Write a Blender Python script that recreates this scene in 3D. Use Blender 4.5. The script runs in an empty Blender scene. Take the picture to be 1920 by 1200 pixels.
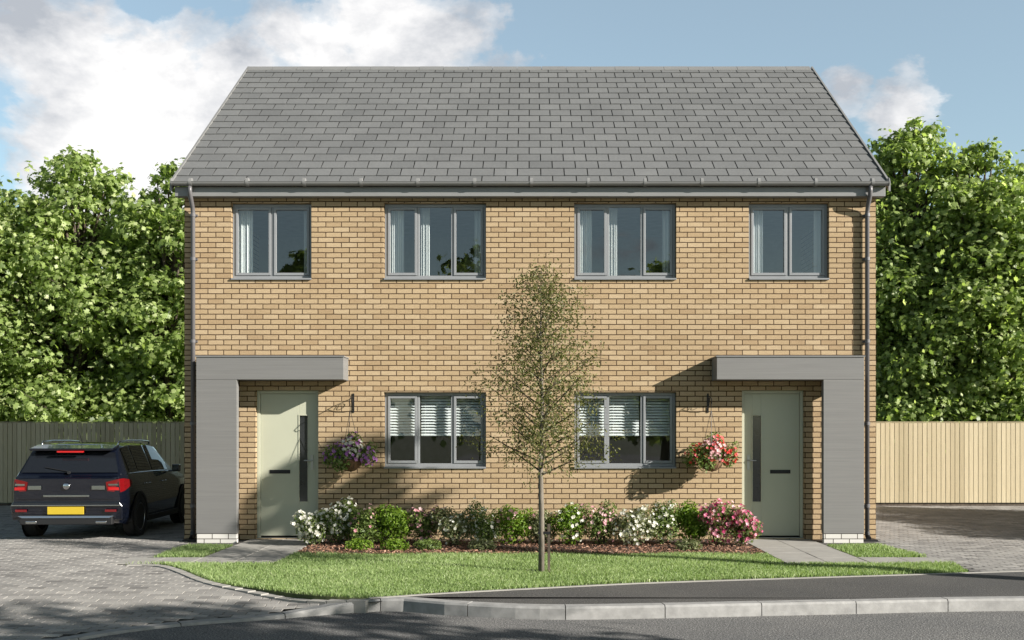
import bpy, math, random
import numpy as np
from mathutils import Vector, Matrix
random.seed(7); RNG = np.random.default_rng(7)
S = bpy.context.scene
COL = S.collection
PI = math.pi
F, HX, HY, CAMD, CAMH = 2050.0, 994.0, 807.0, 16.0, 1.6
def gp(px, py, z=0.0):                      # photo pixel on a level plane z -> world x, y
    d = F*(CAMH-z)/(py-HY)
    return ((px-HX)*d/F, d-CAMD)

# ------------------------------------------------------------------ helpers
class MB:
    def __init__(s): s.v = []; s.f = []
    def add(s, vs, fs, M=None):
        n = len(s.v)
        for p in vs:
            s.v.append(tuple(M @ Vector(p)) if M is not None else tuple(p))
        for f in fs: s.f.append(tuple(i+n for i in f))
        return s
    def box(s, x0, x1, y0, y1, z0, z1, M=None):
        return s.add([(x0,y0,z0),(x1,y0,z0),(x1,y1,z0),(x0,y1,z0),(x0,y0,z1),(x1,y0,z1),(x1,y1,z1),(x0,y1,z1)],
                     [(0,3,2,1),(4,5,6,7),(0,1,5,4),(1,2,6,5),(2,3,7,6),(3,0,4,7)], M)
    def quad(s, a, b, c, d): return s.add([a,b,c,d], [(0,1,2,3)])
    def tube(s, pts, r, n=10, caps=True):
        pts = [Vector(p) for p in pts]; rs = r if isinstance(r, (list, tuple)) else [r]*len(pts)
        base = len(s.v); up = None
        for i, p in enumerate(pts):
            t = (pts[min(i+1, len(pts)-1)]-pts[max(i-1, 0)]).normalized()
            if up is None: up = Vector((0,0,1)) if abs(t.z) < .9 else Vector((0,1,0))
            a = t.cross(up).normalized(); b = a.cross(t).normalized(); up = b
            for k in range(n):
                th = 2*PI*k/n
                s.v.append(tuple(p + (a*math.cos(th)+b*math.sin(th))*rs[i]))
        for i in range(len(pts)-1):
            for k in range(n):
                s.f.append((base+i*n+k, base+i*n+(k+1) % n, base+(i+1)*n+(k+1) % n, base+(i+1)*n+k))
        if caps:
            s.f.append(tuple(base+k for k in reversed(range(n)))); s.f.append(tuple(base+(len(pts)-1)*n+k for k in range(n)))
        return s
    def lathe(s, prof, c=(0,0,0), n=24, M=None, a0=0, a1=2*PI):
        vs = []; fs = []; full = abs(a1-a0-2*PI) < 1e-6; m = n if full else n+1
        for (r, z) in prof:
            for k in range(m):
                th = a0+(a1-a0)*k/n
                vs.append((c[0]+r*math.cos(th), c[1]+r*math.sin(th), c[2]+z))
        for i in range(len(prof)-1):
            for k in range(n):
                k2 = (k+1) % m if full else k+1
                fs.append((i*m+k, i*m+k2, (i+1)*m+k2, (i+1)*m+k))
        return s.add(vs, fs, M)
    def prism(s, poly, z0, z1):
        n = len(poly)
        return s.add([(p[0],p[1],z0) for p in poly]+[(p[0],p[1],z1) for p in poly],
                     [tuple(range(n-1,-1,-1)), tuple(range(n,2*n))]+[(i,(i+1) % n,(i+1) % n+n,i+n) for i in range(n)])
    def build(s, name, mat, parent=None, smooth=False, bevel=0, seg=2):
        me = bpy.data.meshes.new(name); me.from_pydata(s.v, [], s.f); me.update()
        return finish(name, me, mat, parent, smooth, bevel, seg)
def finish(name, me, mat, parent=None, smooth=False, bevel=0, seg=2):
    o = bpy.data.objects.new(name, me); COL.objects.link(o)
    if mat: me.materials.append(mat)
    if smooth: me.polygons.foreach_set('use_smooth', [True]*len(me.polygons))
    if bevel:
        b = o.modifiers.new('bevel', 'BEVEL'); b.width = bevel; b.segments = seg; b.limit_method = 'ANGLE'; b.angle_limit = math.radians(35)
    if parent: o.parent = parent
    return o
def tag(o, label=None, cat=None, group=None, kind=None):
    if label: o['label'] = label
    if cat: o['category'] = cat
    if group: o['group'] = group
    if kind: o['kind'] = kind
    return o
def empty(name, loc=(0,0,0), rz=0):
    o = bpy.data.objects.new(name, None); COL.objects.link(o); o.location = loc; o.rotation_euler = (0,0,rz); o.empty_display_size = .2
    return o
def copy_tree(o, parent=None):
    c = o.copy(); COL.objects.link(c); c.parent = parent
    for ch in list(o.children): copy_tree(ch, c)
    return c
def npmesh(name, V, Fq, mat, parent=None, var=None, smooth=False):
    """V (n,3), Fq (m,k) constant size faces; var (n,) point attribute"""
    V = np.asarray(V, np.float32); Fq = np.asarray(Fq, np.int32); m, k = Fq.shape
    me = bpy.data.meshes.new(name); me.vertices.add(len(V)); me.vertices.foreach_set('co', V.ravel())
    me.loops.add(m*k); me.loops.foreach_set('vertex_index', Fq.ravel())
    me.polygons.add(m); me.polygons.foreach_set('loop_start', np.arange(0, m*k, k, dtype=np.int32)); me.polygons.foreach_set('loop_total', np.full(m, k, np.int32))
    me.polygons.foreach_set('use_smooth', [bool(smooth)]*m)
    me.update(calc_edges=True)
    if var is not None:
        a = me.attributes.new('var', 'FLOAT', 'POINT'); a.data.foreach_set('value', np.asarray(var, np.float32))
    return finish(name, me, mat, parent, smooth)

# ------------------------------------------------------------------ materials
ALB = .72                                   # overall reflectance scale of the painted, mineral and leaf colours
class NT:
    def __init__(s, name, world=False):
        if world: s.m = world; s.t = world.node_tree
        else: s.m = bpy.data.materials.new(name); s.m.use_nodes = True; s.t = s.m.node_tree
        s.t.nodes.clear()
    def n(s, typ, ins=None, **kw):
        nd = s.t.nodes.new(typ)
        for k, v in kw.items(): setattr(nd, k, v)
        for k, v in (ins or {}).items():
            sock = nd.inputs[k]
            if isinstance(v, bpy.types.NodeSocket): s.t.links.new(v, sock)
            else: sock.default_value = v
        return nd
    def math(s, op, a, b=0.0, c=0.0, clamp=False):
        return s.n('ShaderNodeMath', {0: a, 1: b, 2: c}, operation=op, use_clamp=clamp).outputs[0]
    def mix(s, f, a, b, bt='MIX'):
        nd = s.n('ShaderNodeMix', data_type='RGBA', blend_type=bt)
        for i, v in ((0, f), (6, a), (7, b)):
            if isinstance(v, bpy.types.NodeSocket): s.t.links.new(v, nd.inputs[i])
            else: nd.inputs[i].default_value = (v if i == 0 or len(v) == 4 else (*v, 1))
        return nd.outputs[2]
    def ramp(s, f, stops, interp='LINEAR'):
        nd = s.n('ShaderNodeValToRGB', {0: f}); cr = nd.color_ramp; cr.interpolation = interp
        while len(cr.elements) < len(stops): cr.elements.new(.5)
        for e, (p, c) in zip(cr.elements, stops):
            e.position = p; e.color = (*c, 1) if not isinstance(c, float) else (c, c, c, 1)
        return nd.outputs[0]
    def noise(s, vec, scale, detail=4, rough=.55, dist=0.0):
        return s.n('ShaderNodeTexNoise', {'Vector': vec, 'Scale': scale, 'Detail': detail, 'Roughness': rough, 'Distortion': dist}).outputs[0]
    def pos(s): return s.n('ShaderNodeNewGeometry').outputs['Position']
    def obj(s): return s.n('ShaderNodeTexCoord').outputs['Object']
    def bump(s, h, st, dist=.01): return s.n('ShaderNodeBump', {'Height': h, 'Strength': st, 'Distance': dist}).outputs[0]
    def bsdf(s, ins):
        b_ = ins['Base Color']
        ins = dict(ins); ins['Base Color'] = s.mix(1.0, b_, (ALB, ALB, ALB), 'MULTIPLY') if isinstance(b_, bpy.types.NodeSocket) else (b_[0]*ALB, b_[1]*ALB, b_[2]*ALB, 1)
        b = s.n('ShaderNodeBsdfPrincipled', ins); return b.outputs[0]
    def out(s, sh):
        o = s.n('ShaderNodeOutputMaterial'); s.t.links.new(sh, o.inputs[0]); return s.m
def c4(c): return (*c, 1)

def mat_plain(name, col, rough=.5, metal=0, spec=.5, nscale=6, namt=.12, bump=0, bscale=80, coat=0):
    t = NT(name); p = t.pos()
    n = t.noise(p, nscale, 5, .6)
    lo = tuple(v*(1-namt) for v in col); hi = tuple(min(1, v*(1+namt)) for v in col)
    ins = {'Base Color': t.ramp(n, [(.3, lo), (.7, hi)]), 'Roughness': rough, 'Metallic': metal, 'Specular IOR Level': spec, 'Coat Weight': coat}
    if bump: ins['Normal'] = t.bump(t.noise(p, bscale, 3), bump, .002)
    return t.out(t.bsdf(ins))

def mat_brick():
    t = NT('buff_brick'); p = t.pos()
    sp = t.n('ShaderNodeSeparateXYZ', {0: p}).outputs
    wob = t.noise(p, 3.0, 2)
    u = t.math('ADD', t.math('ADD', sp[0], sp[1]), t.math('MULTIPLY', t.math('SUBTRACT', t.noise(p, 14, 2), .5), .010))
    w = t.math('ADD', sp[2], t.math('MULTIPLY', t.math('SUBTRACT', t.noise(p, 11, 2), .5), .007))
    v = t.n('ShaderNodeCombineXYZ', {0: u, 1: w}).outputs[0]
    br = t.n('ShaderNodeTexBrick', {'Vector': v, 'Color1': (0, 0, 0, 1), 'Color2': (1, 1, 1, 1), 'Mortar': (0.5, .5, .5, 1), 'Scale': 1.0, 'Mortar Size': .0070,
           'Mortar Smooth': .15, 'Bias': 0.0, 'Brick Width': .23, 'Row Height': .075}, offset=.5, squash=1.0)
    pid = t.n('ShaderNodeSeparateColor', {0: br.outputs[0]}).outputs[0]
    tone = t.ramp(pid, [(0, (.46, .335, .203)), (.25, (.51, .383, .236)), (.7, (.545, .413, .26)), (1, (.585, .455, .298))])
    fine = t.noise(p, 60, 6, .7)
    streak = t.noise(t.n('ShaderNodeMapping', {'Vector': p, 'Scale': (10, 10, 90)}).outputs[0], 1.0, 4)
    tone = t.mix(.6, tone, t.ramp(fine, [(.3, (.55, .52, .48)), (.55, (1, 1, 1)), (.8, (1.1, 1.08, 1.05))]), 'MULTIPLY')
    tone = t.mix(.35, tone, t.ramp(streak, [(.35, (.7, .68, .64)), (.6, (1, 1, 1))]), 'MULTIPLY')
    big = t.ramp(t.noise(p, .55, 4), [(.3, (.9, .89, .87)), (.7, (1.06, 1.04, 1.0))])
    tone = t.mix(.7, tone, big, 'MULTIPLY')
    col = t.mix(br.outputs[1], tone, (.075, .046, .026))
    h = t.math('SUBTRACT', t.math('ADD', 1.0, t.math('MULTIPLY', fine, .35)), t.math('MULTIPLY', br.outputs[1], 1.2))
    h = t.math('ADD', h, t.math('MULTIPLY', pid, .25))
    return t.out(t.bsdf({'Base Color': col, 'Roughness': .9, 'Specular IOR Level': .15, 'Normal': t.bump(h, .9, .007)}))

def mat_pale_brick():
    t = NT('pale_plinth_brick'); p = t.pos(); sp = t.n('ShaderNodeSeparateXYZ', {0: p}).outputs
    v = t.n('ShaderNodeCombineXYZ', {0: t.math('ADD', sp[0], sp[1]), 1: t.math('SUBTRACT', sp[2], .053)}).outputs[0]
    br = t.n('ShaderNodeTexBrick', {'Vector': v, 'Color1': (.62, .60, .56, 1), 'Color2': (.72, .70, .66, 1), 'Mortar': (.06, .05, .04, 1), 'Scale': 1.0, 'Mortar Size': .006, 'Brick Width': .23, 'Row Height': .075})
    return t.out(t.bsdf({'Base Color': br.outputs[0], 'Roughness': .85, 'Normal': t.bump(br.outputs[1], -.6, .006)}))
def mat_foliage(name, cols, trans=.45, rough=.5):
    t = NT(name)
    a = t.n('ShaderNodeAttribute', attribute_name='var').outputs['Fac']
    col = t.mix(1.0, t.ramp(a, [(i/(len(cols)-1), c) for i, c in enumerate(cols)]), (ALB+.06, ALB+.06, ALB+.06), 'MULTIPLY')
    d = t.n('ShaderNodeBsdfPrincipled', {'Base Color': col, 'Roughness': rough, 'Specular IOR Level': .35}).outputs[0]
    tc = t.mix(1.0, col, (1.4, 1.5, .8), 'MULTIPLY')
    tr = t.n('ShaderNodeBsdfTranslucent', {'Color': tc}).outputs[0]
    mx = t.n('ShaderNodeMixShader', {0: trans, 1: d, 2: tr}).outputs[0]
    return t.out(mx)

M = {}
M['brick'] = mat_brick()
M['pale_brick'] = mat_pale_brick()
def mat_bark(name, a, b):
    t = NT(name); p = t.obj()
    n = t.noise(t.n('ShaderNodeMapping', {'Vector': p, 'Scale': (18, 18, 4)}).outputs[0], 1.0, 5, .65)
    return t.out(t.bsdf({'Base Color': t.ramp(n, [(.3, a), (.7, b)]), 'Roughness': .9, 'Normal': t.bump(n, .6, .01)}))
M['bark'] = mat_bark('tree_bark', (.05, .035, .022), (.14, .11, .08))
M['pale_bark'] = mat_bark('birch_bark', (.09, .075, .055), (.24, .21, .17))
M['stem'] = mat_bark('twig', (.04, .03, .015), (.10, .08, .04))
def mat_roof():
    t = NT('slate_grey_tile'); p = t.pos()
    a = t.n('ShaderNodeAttribute', attribute_name='var').outputs['Fac']
    base = t.ramp(a, [(0, (.156, .160, .163)), (.5, (.175, .179, .182)), (1, (.196, .200, .203))])
    n = t.noise(p, 25, 6, .7)
    col = t.mix(.6, base, t.ramp(n, [(.3, (.78, .78, .77)), (.65, (1.08, 1.07, 1.05))]), 'MULTIPLY')
    col = t.mix(.5, col, t.ramp(t.noise(p, 1.3, 4), [(.35, (.85, .85, .84)), (.65, (1.08, 1.08, 1.06))]), 'MULTIPLY')
    return t.out(t.bsdf({'Base Color': col, 'Roughness': .62, 'Specular IOR Level': .4, 'Normal': t.bump(n, .35, .004)}))
M['roof'] = mat_roof()
M['trim'] = mat_plain('grey_trim', (.25, .25, .245), .4, namt=.05, nscale=3)
M['pipe'] = mat_plain('dark_downpipe', (.13, .125, .13), .4, namt=.05)
M['frame'] = mat_plain('grey_window_frame', (.275, .285, .295), .35, namt=.05, nscale=4)
def mat_clad():
    t = NT('grey_cladding'); p = t.pos()
    st = t.noise(t.n('ShaderNodeMapping', {'Vector': p, 'Scale': (1.2, 1.2, 70)}).outputs[0], 1.0, 5, .6)
    col = t.ramp(st, [(.3, (.185, .183, .178)), (.7, (.222, .219, .213))])
    return t.out(t.bsdf({'Base Color': col, 'Roughness': .6, 'Specular IOR Level': .3, 'Normal': t.bump(st, .25, .003)}))
M['clad'] = mat_clad()
M['door'] = mat_plain('sage_painted_door', (.52, .53, .41), .38, namt=.03, nscale=2, bump=.05)
M['white_frame'] = mat_plain('off_white_frame', (.62, .62, .57), .4, namt=.03)
M['metal'] = mat_plain('satin_metal', (.55, .55, .55), .28, metal=1, namt=.03)
M['dark_metal'] = mat_plain('black_iron', (.02, .02, .022), .45, metal=.4, namt=.1)
M['plaster'] = mat_plain('room_plaster', (.42, .40, .37), .9)
M['curtain'] = mat_plain('white_curtain', (1, .99, .96), .9, namt=.04, bump=.2, bscale=200)
M['blind'] = mat_plain('white_blind_slat', (1, 1, .98), .45, namt=.02)
def mat_glass(name='window_glass', tint=(.9, .95, .95), k=.14):
    t = NT(name)
    ge = t.n('ShaderNodeNewGeometry').outputs
    cs = t.math('ABSOLUTE', t.n('ShaderNodeVectorMath', {0: ge['Normal'], 1: ge['Incoming']}, operation='DOT_PRODUCT').outputs['Value'])
    f = t.math('ADD', t.math('MULTIPLY', t.math('POWER', t.math('SUBTRACT', 1.0, cs, clamp=True), 5.0), .9), k, clamp=True)
    n = t.bump(t.noise(t.pos(), .9, 2), .06, .02)
    gl = t.n('ShaderNodeBsdfGlossy', {'Color': (1, 1, 1, 1), 'Roughness': .01, 'Normal': n}).outputs[0]
    tr = t.n('ShaderNodeBsdfTransparent', {'Color': c4(tint)}).outputs[0]
    return t.out(t.n('ShaderNodeMixShader', {0: f, 1: tr, 2: gl}).outputs[0])
M['glass'] = mat_glass(k=.12)
M['frost'] = mat_plain('dark_obscure_glass', (.03, .033, .036), .12, spec=.8)
def mat_fence():
    t = NT('fence_board'); p = t.pos()
    a = t.n('ShaderNodeAttribute', attribute_name='var').outputs['Fac']
    base = t.ramp(a, [(0, (.50, .43, .285)), (.5, (.60, .52, .355)), (1, (.70, .615, .43))])
    g = t.noise(t.n('ShaderNodeMapping', {'Vector': p, 'Scale': (120, 120, 3)}).outputs[0], 1.0, 5, .65)
    col = t.mix(.6, base, t.ramp(g, [(.3, (.72, .7, .66)), (.65, (1.08, 1.06, 1.04))]), 'MULTIPLY')
    return t.out(t.bsdf({'Base Color': col, 'Roughness': .8, 'Specular IOR Level': .2, 'Normal': t.bump(g, .3, .004)}))
M['fence'] = mat_fence()
def mat_asphalt(name, lo, hi):
    t = NT(name); p = t.pos()
    f = t.noise(p, 70, 2, .7); m = t.noise(p, 45, 4, .7); b = t.noise(p, .9, 5, .6)
    col = t.ramp(f, [(.36, lo), (.60, hi), (.68, tuple(v*2.2 for v in hi))])
    col = t.mix(.8, col, t.ramp(m, [(.3, (.7, .7, .7)), (.7, (1.25, 1.25, 1.23))]), 'MULTIPLY')
    col = t.mix(.8, col, t.ramp(b, [(.35, (.82, .82, .83)), (.65, (1.12, 1.1, 1.08))]), 'MULTIPLY')
    return t.out(t.bsdf({'Base Color': col, 'Roughness': .85, 'Specular IOR Level': .3, 'Normal': t.bump(t.math('ADD', f, m), .7, .006)}))
M['road'] = mat_asphalt('road_asphalt', (.035, .035, .037), (.25, .248, .243))
M['footway'] = mat_asphalt('footway_asphalt', (.062, .06, .058), (.115, .112, .108))
def mat_paver():
    t = NT('block_paving'); p = t.pos()
    a = t.n('ShaderNodeAttribute', attribute_name='var').outputs['Fac']
    base = t.ramp(a, [(0, (.22, .212, .205)), (.3, (.31, .30, .288)), (.7, (.39, .378, .36)), (1, (.46, .445, .42))])
    n = t.noise(p, 50, 6, .7); b = t.noise(p, .8, 5, .6)
    col = t.mix(.7, base, t.ramp(n, [(.3, (.72, .72, .71)), (.7, (1.12, 1.11, 1.1))]), 'MULTIPLY')
    col = t.mix(.8, col, t.ramp(b, [(.35, (.82, .81, .8)), (.65, (1.08, 1.07, 1.05))]), 'MULTIPLY')
    return t.out(t.bsdf({'Base Color': col, 'Roughness': .85, 'Specular IOR Level': .25, 'Normal': t.bump(n, .4, .004)}))
M['paver'] = mat_paver()
M['kerb'] = mat_plain('concrete_kerb', (.33, .325, .315), .85, namt=.2, nscale=9, bump=.5, bscale=90)
M['slab'] = mat_plain('path_slab', (.36, .345, .315), .85, namt=.12, nscale=4, bump=.4, bscale=70)
M['joint'] = mat_plain('sand_joint', (.07, .065, .058), .95, namt=.2)
M['ground'] = mat_plain('rough_ground', (.07, .08, .035), .95, namt=.35, nscale=1.5)
M['soil'] = mat_plain('lawn_soil', (.10, .12, .04), .95, namt=.3, nscale=20)
def mat_mulch():
    t = NT('bark_mulch'); a = t.n('ShaderNodeAttribute', attribute_name='var').outputs['Fac']
    return t.out(t.bsdf({'Base Color': t.ramp(a, [(0, (.08, .035, .02)), (.5, (.30, .15, .09)), (1, (.60, .38, .27))]), 'Roughness': .9}))
M['mulch'] = mat_mulch()
M['bedsoil'] = mat_plain('bed_soil', (.05, .032, .02), .95, namt=.35, nscale=25, bump=.8, bscale=60)
M['grass'] = mat_foliage('grass_blade', [(.13, .20, .06), (.24, .34, .115), (.35, .46, .19), (.58, .64, .38)], .35)
M['maple'] = mat_foliage('maple_leaf', [(.08, .12, .035), (.20, .28, .075), (.38, .48, .16), (.68, .74, .40)], .5, .42)
M['shrub'] = mat_foliage('shrub_leaf', [(.05, .08, .02), (.11, .17, .04), (.20, .27, .07), (.34, .40, .16)], .35)
M['shrub_grey'] = mat_foliage('olive_leaf', [(.08, .10, .04), (.16, .19, .08), (.26, .28, .14), (.42, .42, .27)], .3)
M['shrub_bright'] = mat_foliage('bright_leaf', [(.07, .14, .01), (.14, .24, .02), (.22, .34, .04), (.34, .45, .08)], .4)
M['birch'] = mat_foliage('young_tree_leaf', [(.05, .06, .018), (.10, .11, .03), (.16, .165, .05), (.26, .25, .10)], .35)
M['white_fl'] = mat_foliage('white_petal', [(.6, .58, .5), (.75, .73, .66), (.85, .83, .78)], .3)
M['pink_fl'] = mat_foliage('pink_petal', [(.55, .2, .27), (.7, .36, .4), (.82, .6, .6)], .3)
M['magenta_fl'] = mat_foliage('magenta_petal', [(.30, .02, .08), (.5, .05, .16), (.75, .3, .4), (.85, .6, .65)], .3)
M['purple_fl'] = mat_foliage('purple_petal', [(.22, .06, .35), (.4, .14, .5), (.6, .3, .62)], .3)
M['red_fl'] = mat_foliage('red_petal', [(.6, .02, .02), (.75, .08, .06), (.8, .2, .25)], .3)
M['coir'] = mat_plain('coir_liner', (.20, .11, .055), .95, namt=.35, nscale=60, bump=.9, bscale=120)

# ------------------------------------------------------------------ sun, sky, camera
SD = Vector((2.0, -1.0, 0.95)).normalized()      # towards the sun
elev = math.asin(SD.z); az = math.atan2(SD.x, SD.y)
sun = bpy.data.lights.new('sun', 'SUN'); sun.energy = 5.0; sun.angle = math.radians(.5); sun.color = (1.0, .945, .87)
so = bpy.data.objects.new('sun', sun); COL.objects.link(so); so.rotation_euler = (-SD).to_track_quat('-Z', 'Y').to_euler()
W = bpy.data.worlds.new('World'); S.world = W; W.use_nodes = True
t = NT('', W)
sky = t.n('ShaderNodeTexSky', sky_type='NISHITA', sun_disc=False, sun_elevation=elev, sun_rotation=az, air_density=1.0, dust_density=.6, ozone_density=2.2, altitude=50).outputs[0]
gen = t.n('ShaderNodeTexCoord').outputs['Generated']
def dirpx(px, py): return Vector(((px-HX)/F, 1, (HY-py)/F)).normalized()
nz = t.n('ShaderNodeMapping', {'Vector': gen, 'Scale': (1, 1, 1.7), 'Location': (3.1, .4, 1.2)}).outputs[0]
n1 = t.noise(nz, 7.0, 9, .60, .25); n2 = t.noise(nz, 24.0, 5, .6)
acc = None
for (px, py, r, w) in ((265, 285, 300, 1.7), (430, 175, 160, 1.15), (720, 45, 270, 1.0), (870, 75, 140, .62), (560, 50, 150, .62), (50, 20, 230, .85), (190, 20, 90, .6), (1578, 158, 80, .72), (1690, 205, 100, .66)):
    c = dirpx(px, py)
    d = t.n('ShaderNodeVectorMath', {0: gen, 1: tuple(c)}, operation='DISTANCE').outputs['Value']
    b = t.math('MULTIPLY', t.math('SUBTRACT', 1.0, t.math('DIVIDE', d, r/F*.92), clamp=True), w)
    acc = b if acc is None else t.math('MAXIMUM', acc, b)
sepg = t.n('ShaderNodeSeparateXYZ', {0: gen}).outputs
back = t.math('MULTIPLY', t.math('SUBTRACT', 0.0, sepg[1], clamp=True), .12)      # broken cloud on the other half of the sky too
acc = t.math('MAXIMUM', acc, back)
def blob(px, py, rr):
    d = t.n('ShaderNodeVectorMath', {0: gen, 1: tuple(dirpx(px, py))}, operation='DISTANCE').outputs['Value']
    return t.math('SUBTRACT', 1.0, t.math('DIVIDE', d, rr/F), clamp=True)
acc = t.math('SUBTRACT', acc, .20)
dens = t.math('ADD', acc, t.math('MULTIPLY', t.math('SUBTRACT', n1, .5), 2.3))
cov = t.ramp(dens, [(.12, 0.0), (.28, .62), (.46, 1.0)], 'EASE')
shade = t.math('ADD', t.math('MULTIPLY', n2, .35), t.math('MULTIPLY', t.noise(t.n('ShaderNodeMapping', {'Vector': nz, 'Location': (.05, 0, -.06)}).outputs[0], 7.0, 9, .6, .25), .75))
shade = t.math('SUBTRACT', shade, t.math('MULTIPLY', blob(250, 260, 300), .26)); shade = t.math('SUBTRACT', shade, t.math('MULTIPLY', blob(720, 60, 260), .16)); shade = t.math('ADD', shade, t.math('MULTIPLY', blob(60, 20, 240), .14))
ccol = t.ramp(shade, [(.37, (8.2, 8.1, 8.0)), (.50, (6.1, 6.15, 6.3)), (.64, (3.7, 3.95, 4.35))])
zup = t.math('ABSOLUTE', t.n('ShaderNodeSeparateXYZ', {0: gen}).outputs[2])
fall = t.ramp(zup, [(.0, 1.0), (.40, 1.0), (.62, .33), (1.0, .28)])
skyb = t.mix(1.0, t.mix(1.0, t.mix(.25, sky, (4.2, 4.4, 4.8)), (1.30, 1.36, 1.22), 'MULTIPLY'), fall, 'MULTIPLY')
mixc = t.mix(cov, skyb, ccol)
bg = t.n('ShaderNodeBackground', {'Color': mixc, 'Strength': .058}).outputs[0]
wo = t.n('ShaderNodeOutputWorld'); t.t.links.new(bg, wo.inputs[0])

cam = bpy.data.cameras.new('camera'); co = bpy.data.objects.new('camera', cam); COL.objects.link(co); S.camera = co
co.location = (0, -CAMD, CAMH); co.rotation_euler = (PI/2, 0, 0)
cam.sensor_width = 36; cam.lens = F/1920*36; cam.shift_x = -(HX-960)/1920; cam.shift_y = (HY-600)/1920; cam.clip_end = 2000
S.view_settings.view_transform = 'Standard'; S.view_settings.look = 'None'; S.view_settings.exposure = 1.24; S.view_settings.gamma = 1

# ------------------------------------------------------------------ house
HW, DEP, EAVE = 5.06, 8.4, 5.02
house = empty('semi_detached_house', (0, 0, 0))
tag(house, 'wide two storey buff brick pair of houses with a grey tiled roof', 'house')
UP = [(-4.375, -3.20), (-2.14, -.645), (.645, 2.14), (3.20, 4.375)]
LO = [(-2.14, -.645), (.645, 2.14)]
DO = [(-4.02, -3.10), (3.10, 4.02)]
UZ, LZ = (3.80, 4.93), (1.04, 2.16)
ops = [(a, b, *UZ) for a, b in UP] + [(a, b, *LZ) for a, b in LO] + [(a, b, 0.02, 2.19) for a, b in DO]
w = MB()
xs = sorted({-HW, HW} | {v for o in ops for v in o[:2]}); zs = sorted({-.1, EAVE} | {v for o in ops for v in o[2:]})
T = .30
for i in range(len(xs)-1):
    for j in range(len(zs)-1):
        cx, cz = (xs[i]+xs[i+1])/2, (zs[j]+zs[j+1])/2
        if any(a < cx < b and c < cz < d for a, b, c, d in ops): continue
        x0, x1, z0, z1 = xs[i], xs[i+1], zs[j], zs[j+1]
        w.quad((x0,0,z0),(x1,0,z0),(x1,0,z1),(x0,0,z1)); w.quad((x0,T,z1),(x1,T,z1),(x1,T,z0),(x0,T,z0))
for a, b, c, d in ops:
    w.quad((a,0,c),(a,0,d),(a,T,d),(a,T,c)); w.quad((b,0,d),(b,0,c),(b,T,c),(b,T,d))
    w.quad((a,0,d),(b,0,d),(b,T,d),(a,T,d)); w.quad((a,0,c),(a,T,c),(b,T,c),(b,0,c))
w.build('front_wall', M['brick'], house)
RZ, RY = 8.29, 4.2                                # ridge
for s in (-1, 1):
    w = MB(); xo, xi = s*HW, s*(HW-.3)
    pr = [(0, -.1), (DEP, -.1), (DEP, EAVE), (RY, RZ-.18), (0, EAVE)]
    n0 = len(w.v)
    w.add([(xo, y, z) for y, z in pr], [tuple(range(5)) if s > 0 else tuple(range(4, -1, -1))])
    w.add([(xi, y, z) for y, z in pr], [tuple(range(5)) if s < 0 else tuple(range(4, -1, -1))])
    w.build('gable_wall', M['brick'], house)
MB().box(-HW, HW, DEP-.3, DEP, -.1, EAVE).build('rear_wall', M['brick'], house)
w = MB(); w.box(-HW+.3, HW-.3, .302, DEP-.302, 2.42, 2.70); w.box(-.12, .12, .302, DEP-.302, -.05, 5.0); w.box(-HW+.3, HW-.3, 3.2, 3.3, -.05, 5.0)
w.box(-HW+.3, HW-.3, .302, DEP-.302, 5.02, 5.06); w.box(-HW+.3, HW-.3, .302, DEP-.302, -.06, .0)
for xx in (-2.75, 2.75): w.box(xx-.05, xx+.05, .302, 3.2, -.05, 5.0)
w.build('room_partition', M['plaster'], house)

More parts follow.
